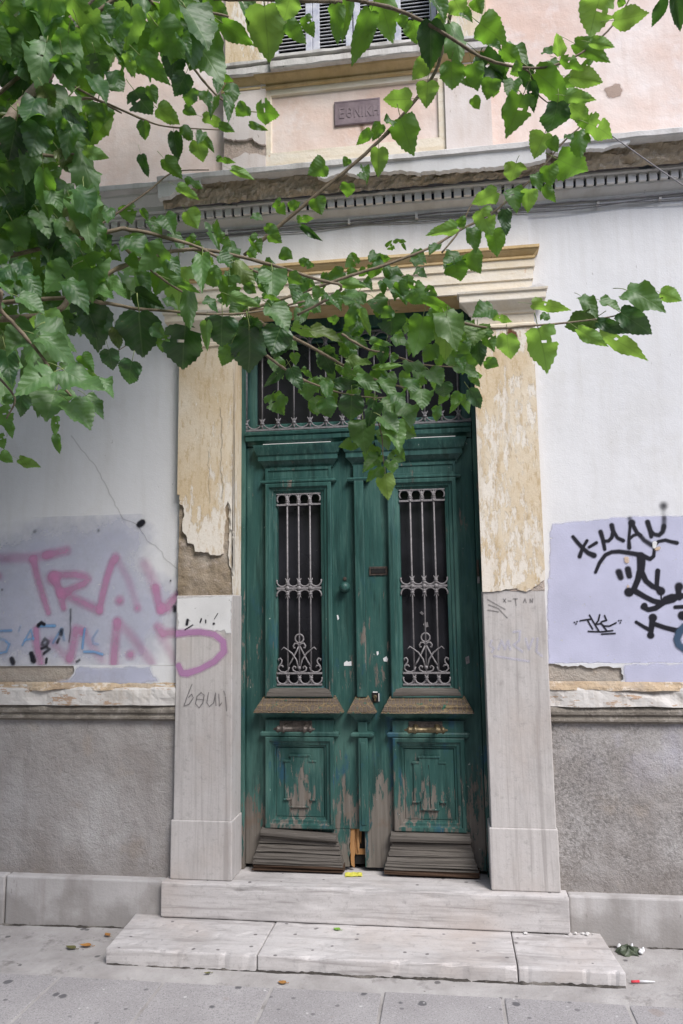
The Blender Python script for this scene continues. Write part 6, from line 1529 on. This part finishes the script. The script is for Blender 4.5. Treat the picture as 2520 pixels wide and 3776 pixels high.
rows('1', 1.85, """20 20 170 190 190 u;190 20 330 270 150 t;340 0 500 190 130 u;370 140 450 340 130 u;600 50 560 320 150 u;780 10 790 240 95 u;700 60 720 170 60 u;850 40 970 165 110 uy;830 170 880 240 60 t;
650 260 770 370 90 u;800 250 790 385 105 d;850 345 800 450 95 d;880 410 870 500 75 d;620 420 700 545 120 d;660 560 665 650 60 d;300 500 380 575 65 d;400 560 410 655 55 d;440 520 450 605 70 d;470 480 492 545 40 d;250 590 290 640 35 d;
60 590 115 650 90 t;110 540 235 670 150 d;350 670 460 880 145 t;395 690 510 732 60 u;40 750 90 872 115 u;200 790 220 1000 95 u;110 800 120 1000 110 d;270 690 335 795 80 d;430 880 445 955 60 u;
340 950 400 1110 125 d;430 1030 475 1112 90 t;270 1010 330 1092 80 t;500 960 490 1045 60 t;10 570 60 680 120 d;150 690 120 800 100 t;20 300 90 440 150 d;120 330 60 480 110 d;200 400 250 500 90 d;290 260 330 420 130 u;
440 250 470 370 110 d;500 150 560 240 100 t;520 330 560 400 80 t;580 250 630 350 60 u;690 400 720 480 60 u;150 60 120 200 130 d;30 160 110 300 130 u;270 560 330 600 60 d;480 380 560 440 80 t;
30 900 100 1010 120 d;180 980 230 1080 110 t;60 1020 130 1130 120 u;240 1060 200 1170 110 d;320 1100 350 1180 90 t;560 250 620 300 50 t;0 880 40 960 90 u;230 880 290 960 80 t""")
rows('1', 2.05, """960 10 1050 165 105 u;1030 110 1172 200 90 u;1110 -20 1150 85 95 t;1215 40 1240 280 195 uy;1320 110 1405 195 75 u;1330 -10 1300 110 120 uy;1400 80 1440 165 65 uy;1540 30 1560 205 75 u;
960 255 1010 335 95 uy;1000 350 1082 362 40 u;1000 370 1000 425 55 t;1060 385 1082 445 80 t;1040 440 1062 525 60 t;930 420 952 472 50 t;980 450 968 525 60 t;1130 488 1085 540 75 u;1185 515 1292 510 95 u;1150 570 1232 602 32 d;
940 540 1052 572 55 uy;1010 580 1082 602 42 uy;840 580 882 625 60 t;930 610 908 655 50 t;730 500 832 565 85 u;850 500 905 525 50 u;800 615 820 748 68 d;905 655 930 756 80 uy;940 635 987 702 34 uy;1000 730 1084 738 32 uy;
1070 780 1172 822 42 uy;760 735 842 822 75 u;860 815 930 842 40 t;820 860 922 912 48 u;650 715 680 825 45 d;580 945 600 1015 85 u;860 975 915 1048 100 uy;760 995 800 1070 95 t;650 965 684 1015 34 uy;600 1080 640 1172 115 u;
690 1010 745 1082 65 t;975 1040 1000 1130 70 t;1050 1115 1110 1178 75 t;870 1090 930 1160 60 u;790 1080 850 1150 60 t;1490 760 1410 800 95 uy;1450 915 1480 985 85 uy;1265 930 1320 975 60 u;1390 1040 1482 1112 34 d;1240 1080 1298 1112 60 u;
1160 995 1210 1005 45 t;1150 1090 1210 1160 60 u;1225 1040 1290 1080 50 uy;1330 950 1380 930 45 uy;1370 1010 1440 990 40 uy;1300 1150 1340 1182 50 u;1180 1140 1140 1175 45 u;1010 1080 1060 1130 50 u""")
rows('2', 2.2, """25 0 10 195 62 u;130 65 60 275 105 u;180 0 232 195 125 u;330 100 352 195 95 u;430 5 482 72 80 t;520 5 560 85 140 u;620 0 645 62 95 uy;410 110 410 335 130 d;500 115 555 240 115 t;640 110 762 190 130 u;
390 285 325 365 85 uy;505 290 500 408 140 u;560 330 602 405 65 d;640 255 770 385 110 d;600 300 632 412 90 u;690 205 735 220 40 t;740 228 832 285 75 u;770 205 892 262 45 t;1000 250 990 140 60 u;930 240 1000 235 40 t;1080 205 1242 285 80 u;
1010 275 1125 312 52 u;1150 195 1258 212 55 uy;1185 -5 1130 152 185 uy;1262 92 1422 68 90 u;1485 5 1415 132 55 d;1530 -10 1560 155 65 d;1290 0 1270 40 40 u;1060 355 1212 372 92 uy;1040 440 1168 452 62 uy;900 340 1068 455 130 u;
850 305 850 425 72 d;870 380 882 522 62 d;690 365 670 455 92 uy;790 375 770 455 85 t;830 445 760 622 140 u;990 480 970 632 125 d;1050 485 1130 540 95 uy;1100 540 1162 570 80 uy;1140 570 1255 610 105 uy;1090 605 1095 690 95 t;
1040 620 1062 655 42 t;930 620 880 728 115 uy;960 640 992 695 60 u;1000 735 1142 800 150 u;950 765 962 858 85 uy;890 800 912 845 62 t;800 755 775 845 110 uy;930 860 982 935 52 d;790 868 800 942 95 t;860 875 858 972 80 u;
705 885 592 945 82 u;640 970 692 1072 105 u;750 970 752 1088 60 d;700 1060 722 1160 95 u;600 1050 622 1122 72 t;520 1050 382 1075 65 u;540 1005 565 1045 52 u;310 455 183 465 95 uy;395 385 390 495 105 u;275 550 325 702 130 u;
180 575 140 645 62 u;130 605 62 672 52 u;170 690 172 812 85 u;100 770 122 832 42 t;30 845 22 915 72 u;30 730 10 765 45 uy;80 800 110 825 30 t;205 560 260 545 40 t;560 60 600 90 50 t;450 60 470 110 50 u;270 70 300 130 60 u;
820 300 780 330 50 u;720 300 740 350 60 t;960 280 1000 300 40 t;1110 310 1160 260 36 d""")
rows('2', 2.5, """205 1130 235 1098 18 uy;225 1125 250 1140 16 uy;240 1110 275 1100 18 uy;265 1105 300 1112 18 uy;280 1120 298 1150 16 uy;235 1140 205 1145 16 uy""")
rows('3', 1.50, """170 395 375 430 150 t;150 395 15 480 125 t;95 250 215 312 85 t;190 430 375 512 95 t;240 590 75 640 130 t;305 588 485 700 120 t;255 680 205 798 195 t;325 735 425 842 140 t;400 700 486 772 72 t;380 515 432 582 72 uy;
285 565 335 552 50 t;460 620 532 692 62 t;400 590 452 632 50 d;-20 150 60 210 110 t;50 110 -20 150 80 t;120 150 190 210 80 t""")
rows('3', 1.65, """30 500 60 662 95 d;100 685 80 805 85 d;0 755 42 835 95 u;40 820 56 892 42 u;20 700 52 738 50 d;255 795 255 880 42 u;258 880 266 965 42 d;5 965 65 1000 55 uy;95 990 197 1032 52 u;-10 880 20 930 60 u;20 420 70 520 100 d""")
rows('3', 1.98, """430 285 440 512 155 d;640 325 652 535 195 d;850 385 830 598 185 d;500 490 522 592 90 d;605 545 572 662 110 d;530 390 540 490 65 d;740 415 752 492 75 u;1020 340 1010 488 150 d;1145 405 1160 612 180 d;1060 465 1020 572 95 u;
1150 345 1182 432 105 d;1285 392 1240 510 145 d;950 365 950 490 55 u;860 220 872 358 85 t;630 228 758 300 100 d;440 190 532 275 62 t;510 165 592 280 50 t;1050 155 1050 280 105 u;930 65 920 205 85 t;1010 55 1085 102 65 t;1080 90 1165 168 92 t;
1250 135 1250 250 140 t;790 165 930 212 45 u;940 258 1012 292 52 t;1250 295 1335 385 110 t;1210 240 1292 242 32 uy;1070 240 1202 285 52 uy;300 330 340 430 100 d;390 60 430 120 70 u;420 130 480 165 60 t;320 180 450 290 130 t;700 380 760 430 70 d;
590 60 640 110 60 u;700 90 760 120 50 t;640 130 700 190 60 t;560 190 610 260 45 d;480 20 560 70 80 u;770 60 830 110 60 t;1390 230 1350 256 80 t;1470 205 1440 262 60 u;1290 40 1340 62 65 uy;1430 88 1408 115 50 uy;1520 240 1568 290 70 t;
980 110 1010 160 50 u;1140 30 1180 60 50 u;1200 180 1230 230 50 u;1330 150 1400 180 60 u;1380 90 1420 70 40 uy;1130 190 1180 230 50 d;760 250 820 290 45 t;230 230 290 300 80 d;240 130 320 200 90 d;350 30 330 110 80 d""")
rows('4', 2.30, """520 95 545 185 140 u;540 55 465 102 85 t;590 45 635 128 95 u;245 160 252 240 105 t;200 105 290 120 52 t;340 125 392 132 62 t;320 72 385 82 42 t;300 170 412 235 55 u;440 5 400 42 50 t;100 175 142 198 50 t;0 180 122 192 55 uy;
75 225 15 305 110 t;150 250 200 300 110 t;330 235 540 305 62 u;70 60 15 100 62 u;130 50 190 75 42 t;30 130 80 125 40 uy;170 70 230 60 40 u;690 300 600 320 95 t;700 335 795 346 42 uy;655 330 640 300 50 t""")
rows('4', 2.42, """885 275 1050 290 62 uy;920 320 960 330 42 t;1155 340 1025 402 120 d;1105 245 1182 300 65 t;1195 262 1292 295 42 t;1320 215 1480 255 110 t;1470 225 1568 258 72 uy;1290 320 1448 425 110 d;1185 360 1325 405 62 d;1195 410 1395 495 92 uy;1095 395 1228 482 62 u;
905 395 955 562 150 u;760 425 772 545 105 u;1290 255 1320 230 42 t""")
rows('F', 2.32, """60 40 170 142 115 d;100 100 110 385 190 d;275 125 240 278 185 d;250 5 325 92 105 t;360 85 492 132 75 uy;475 112 658 162 72 t;362 248 370 318 62 u;295 335 180 455 62 d;410 338 475 380 42 u;530 245 602 385 105 d;345 340 402 470 92 d;440 425 452 532 110 d;
550 420 562 518 85 t;475 400 585 412 45 u;550 515 592 625 120 d;650 130 740 188 80 t;715 170 802 215 65 t;815 172 945 190 42 u;750 -5 822 142 52 u;930 5 940 155 180 d;1035 45 1012 122 72 uy;1120 40 1090 235 172 u;1260 75 1258 308 150 uy;1250 10 1325 135 175 t;
1440 85 1425 178 190 t;1440 185 1455 335 95 d;1315 200 1402 255 65 uy;1495 290 1572 330 75 uy;1490 135 1545 225 90 u;690 280 832 325 65 t;660 330 795 375 92 u;735 385 865 435 75 t;865 405 982 465 65 t;610 420 782 445 75 d;880 332 1002 310 42 u;1015 300 1155 298 62 t;
1050 400 1062 462 100 t;1160 350 1235 428 160 t;1320 325 1468 375 75 t;1240 425 1255 518 160 d;1110 460 1122 555 130 t;1400 465 1472 582 85 d;1335 480 1285 538 72 u;1370 490 1382 592 62 u;1210 560 1208 652 62 d;955 485 1015 545 85 t;880 530 1000 598 105 t;
1010 545 1065 655 125 t;700 505 690 662 160 d;830 530 800 690 105 d;765 645 760 778 170 t;880 625 985 705 115 t;915 680 1005 802 140 t;610 60 560 20 60 u;700 60 690 110 50 d;1180 200 1210 280 60 u;1330 280 1370 340 60 t;1130 400 1090 440 50 uy;1420 380 1480 360 50 u;
900 200 870 330 70 d;560 220 600 260 60 uy;960 250 930 300 50 d""")
rows('E', 2.38, """835 80 785 188 105 d;940 105 1018 165 120 d;870 195 782 258 75 t;930 165 942 250 85 t;840 160 875 195 42 d;900 245 912 388 112 u;985 20 960 90 60 d""")
TIN = TB.copy()
rr = random.Random(3)
sc = {'1': 0.5, '2': 0.5, '3': 0.5, '4': 0.5, 'F': 0.389, 'E': 0.389}
def add_leaf(me, mt):
    o = link('leaf', me, TREE); mt2 = mt.copy(); mt2.translation = mt.translation - TIN; o.matrix_local = mt2; return o
specs = []
for tl, d, (bx, by, tx, ty, w), kind in leaf_list:
    a, b = tiles[tl](bx, by), tiles[tl](tx, ty)
    a = (a[0] - 0.05 * (b[0] - a[0]), a[1] - 0.05 * (b[1] - a[1]))
    wp_ = w * sc[tl] * 1.02
    dd = d + rr.uniform(-0.07, 0.07)
    size = max(math.hypot(b[0] - a[0], b[1] - a[1]), wp_)
    specs.append((size, (*a, *b, wp_, kind, dd)))
# crowded inner leaves on the left side of the frame
FILL = [(-60, 235, -40, 720, 165), (235, 480, -40, 110, 24), (130, 430, 470, 650, 10), (-60, 120, 700, 830, 12)]
for fx0, fx1, fy0, fy1, fn_ in FILL:
  for i in range(fn_):
    x = rr.uniform(fx0, fx1); y = rr.uniform(fy0, fy1)
    if 90 < x < 235 and 170 < y < 420 and rr.random() < 0.55: continue
    an = rr.uniform(-1.0, 1.0) + math.pi / 2; L = rr.uniform(55, 105)
    specs.append((10 + L * 0.5 + rr.random(), (x, y, x + L * math.cos(an), y + L * math.sin(an), L * rr.uniform(0.75, 0.95), rr.choice('duutt'), rr.uniform(1.75, 2.3))))
for fx0, fx1, fy0, fy1, fn_, d0, d1 in ((620, 1095, 735, 935, 52, 2.42, 2.6), (430, 1000, 570, 720, 18, 2.2, 2.5), (540, 1000, 610, 730, 18, 2.15, 2.4), (820, 930, 950, 1080, 5, 2.4, 2.45), (1080, 1330, 120, 260, 8, 2.2, 2.35)):
  for i in range(fn_):
    x = rr.uniform(fx0, fx1); y = rr.uniform(fy0, fy1); an = rr.uniform(-1.3, 1.3) + math.pi / 2; L = rr.uniform(26, 58)
    specs.append((10 + L * 0.5, (x, y, x + L * math.cos(an), y + L * math.sin(an), L * rr.uniform(0.45, 0.95), rr.choice('ddut'), rr.uniform(d0, d1))))
specs.sort(key=lambda q: -q[0])
fol_v, fol_f, fol_uv = [], [], []
def add_stuff(me, mt):
    b = len(fol_v)
    fol_v.extend(tuple((mt @ v.co) - TIN) for v in me.vertices)
    for p in me.polygons:
        if p.material_index == 0:
            fol_f.append(tuple(b + i for i in p.vertices))
    fol_uv.extend((v.co.x + 0.5, v.co.y) for v in me.vertices)
for i, (_, s) in enumerate(specs):
    bx, by, tx, ty, wp_, kind, dd = s
    mt = leaf_matrix(bx, by, tx, ty, wp_, kind, dd, rr)
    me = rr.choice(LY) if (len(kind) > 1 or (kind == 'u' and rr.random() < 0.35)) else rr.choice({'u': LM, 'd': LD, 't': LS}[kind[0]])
    if i < 300:
        add_leaf(me, mt)
    else:
        add_stuff(me, mt)
# low-cost leaves of the crown above and beside the frame
def simple_leaf():
    vs = [(0, 0, 0), (0.32, -0.05, 0.08), (0.5, 0.28, 0.12), (0.33, 0.7, 0.04), (0, 1.07, -0.2), (-0.33, 0.7, 0.04), (-0.5, 0.28, 0.12), (-0.32, -0.05, 0.08), (0, 0.35, 0.0), (0, 0.7, -0.06)]
    fs = [(0, 1, 2, 8), (8, 2, 3, 9), (9, 3, 4), (0, 8, 6, 7), (8, 9, 5, 6), (9, 4, 5)]
    me = bpy.data.meshes.new('crown_leaf'); me.from_pydata(vs, [], fs); return me
SL_ = simple_leaf()
made = 0
while made < CROWN_N:
    P = Vector((rr.uniform(-3.4, 0.2), rr.uniform(-2.5, -0.4), rr.uniform(1.9, 4.7)))
    q = ((P.x + 1.85) / 1.55) ** 2 + ((P.y + 1.45) / 1.0) ** 2 + ((P.z - 3.3) / 1.3) ** 2
    if made > CROWN_N * 0.70:                        # unseen crown lobe over the pavement, added to shade left wall and door
        P = Vector((rr.uniform(-2.0, 0.45), rr.uniform(-2.4, -0.5), rr.uniform(3.7, 5.4)))
        q = ((P.x + 0.85) / 1.25) ** 2 + ((P.y + 1.35) / 0.95) ** 2 + ((P.z - 4.5) / 0.85) ** 2
    if q > 1 or q < rr.random() * 0.35 or (P.y > -0.85 and P.z > 3.4): continue
    x, y, f = to_px(P)
    if f > 0.1 and -70 < x < 1640 and -75 < y < 2400: continue
    if (P - CAM).length < 0.6: continue
    made += 1
    z = Vector((rr.gauss(0, 0.45), rr.gauss(0, 0.45), 1)).normalized(); yv = z.cross(Vector((rr.gauss(0, 1), rr.gauss(0, 1), rr.gauss(0, 0.3)))).normalized(); xv = yv.cross(z)
    L = rr.uniform(0.08, 0.13)
    mt = Matrix((xv * L * 0.9, yv * L, z * L)).transposed().to_4x4(); mt.translation = P
    add_stuff(SL_, mt)
me = bpy.data.meshes.new('foliage'); me.from_pydata(fol_v, [], fol_f); me.materials.append(M['leaf'])
ul = me.uv_layers.new(name='leaf')
vi = np.empty(len(me.loops), dtype=np.int32); me.loops.foreach_get('vertex_index', vi)
ul.data.foreach_set('uv', np.array(fol_uv, dtype=np.float32)[vi].ravel())
me.polygons.foreach_set('use_smooth', [True] * len(me.polygons)); me.update()
fo = link('foliage', me, TREE); fo['kind'] = 'stuff'; fo['label'] = 'mass of leaves of the crown'
bpy.data.meshes.remove(SL_)
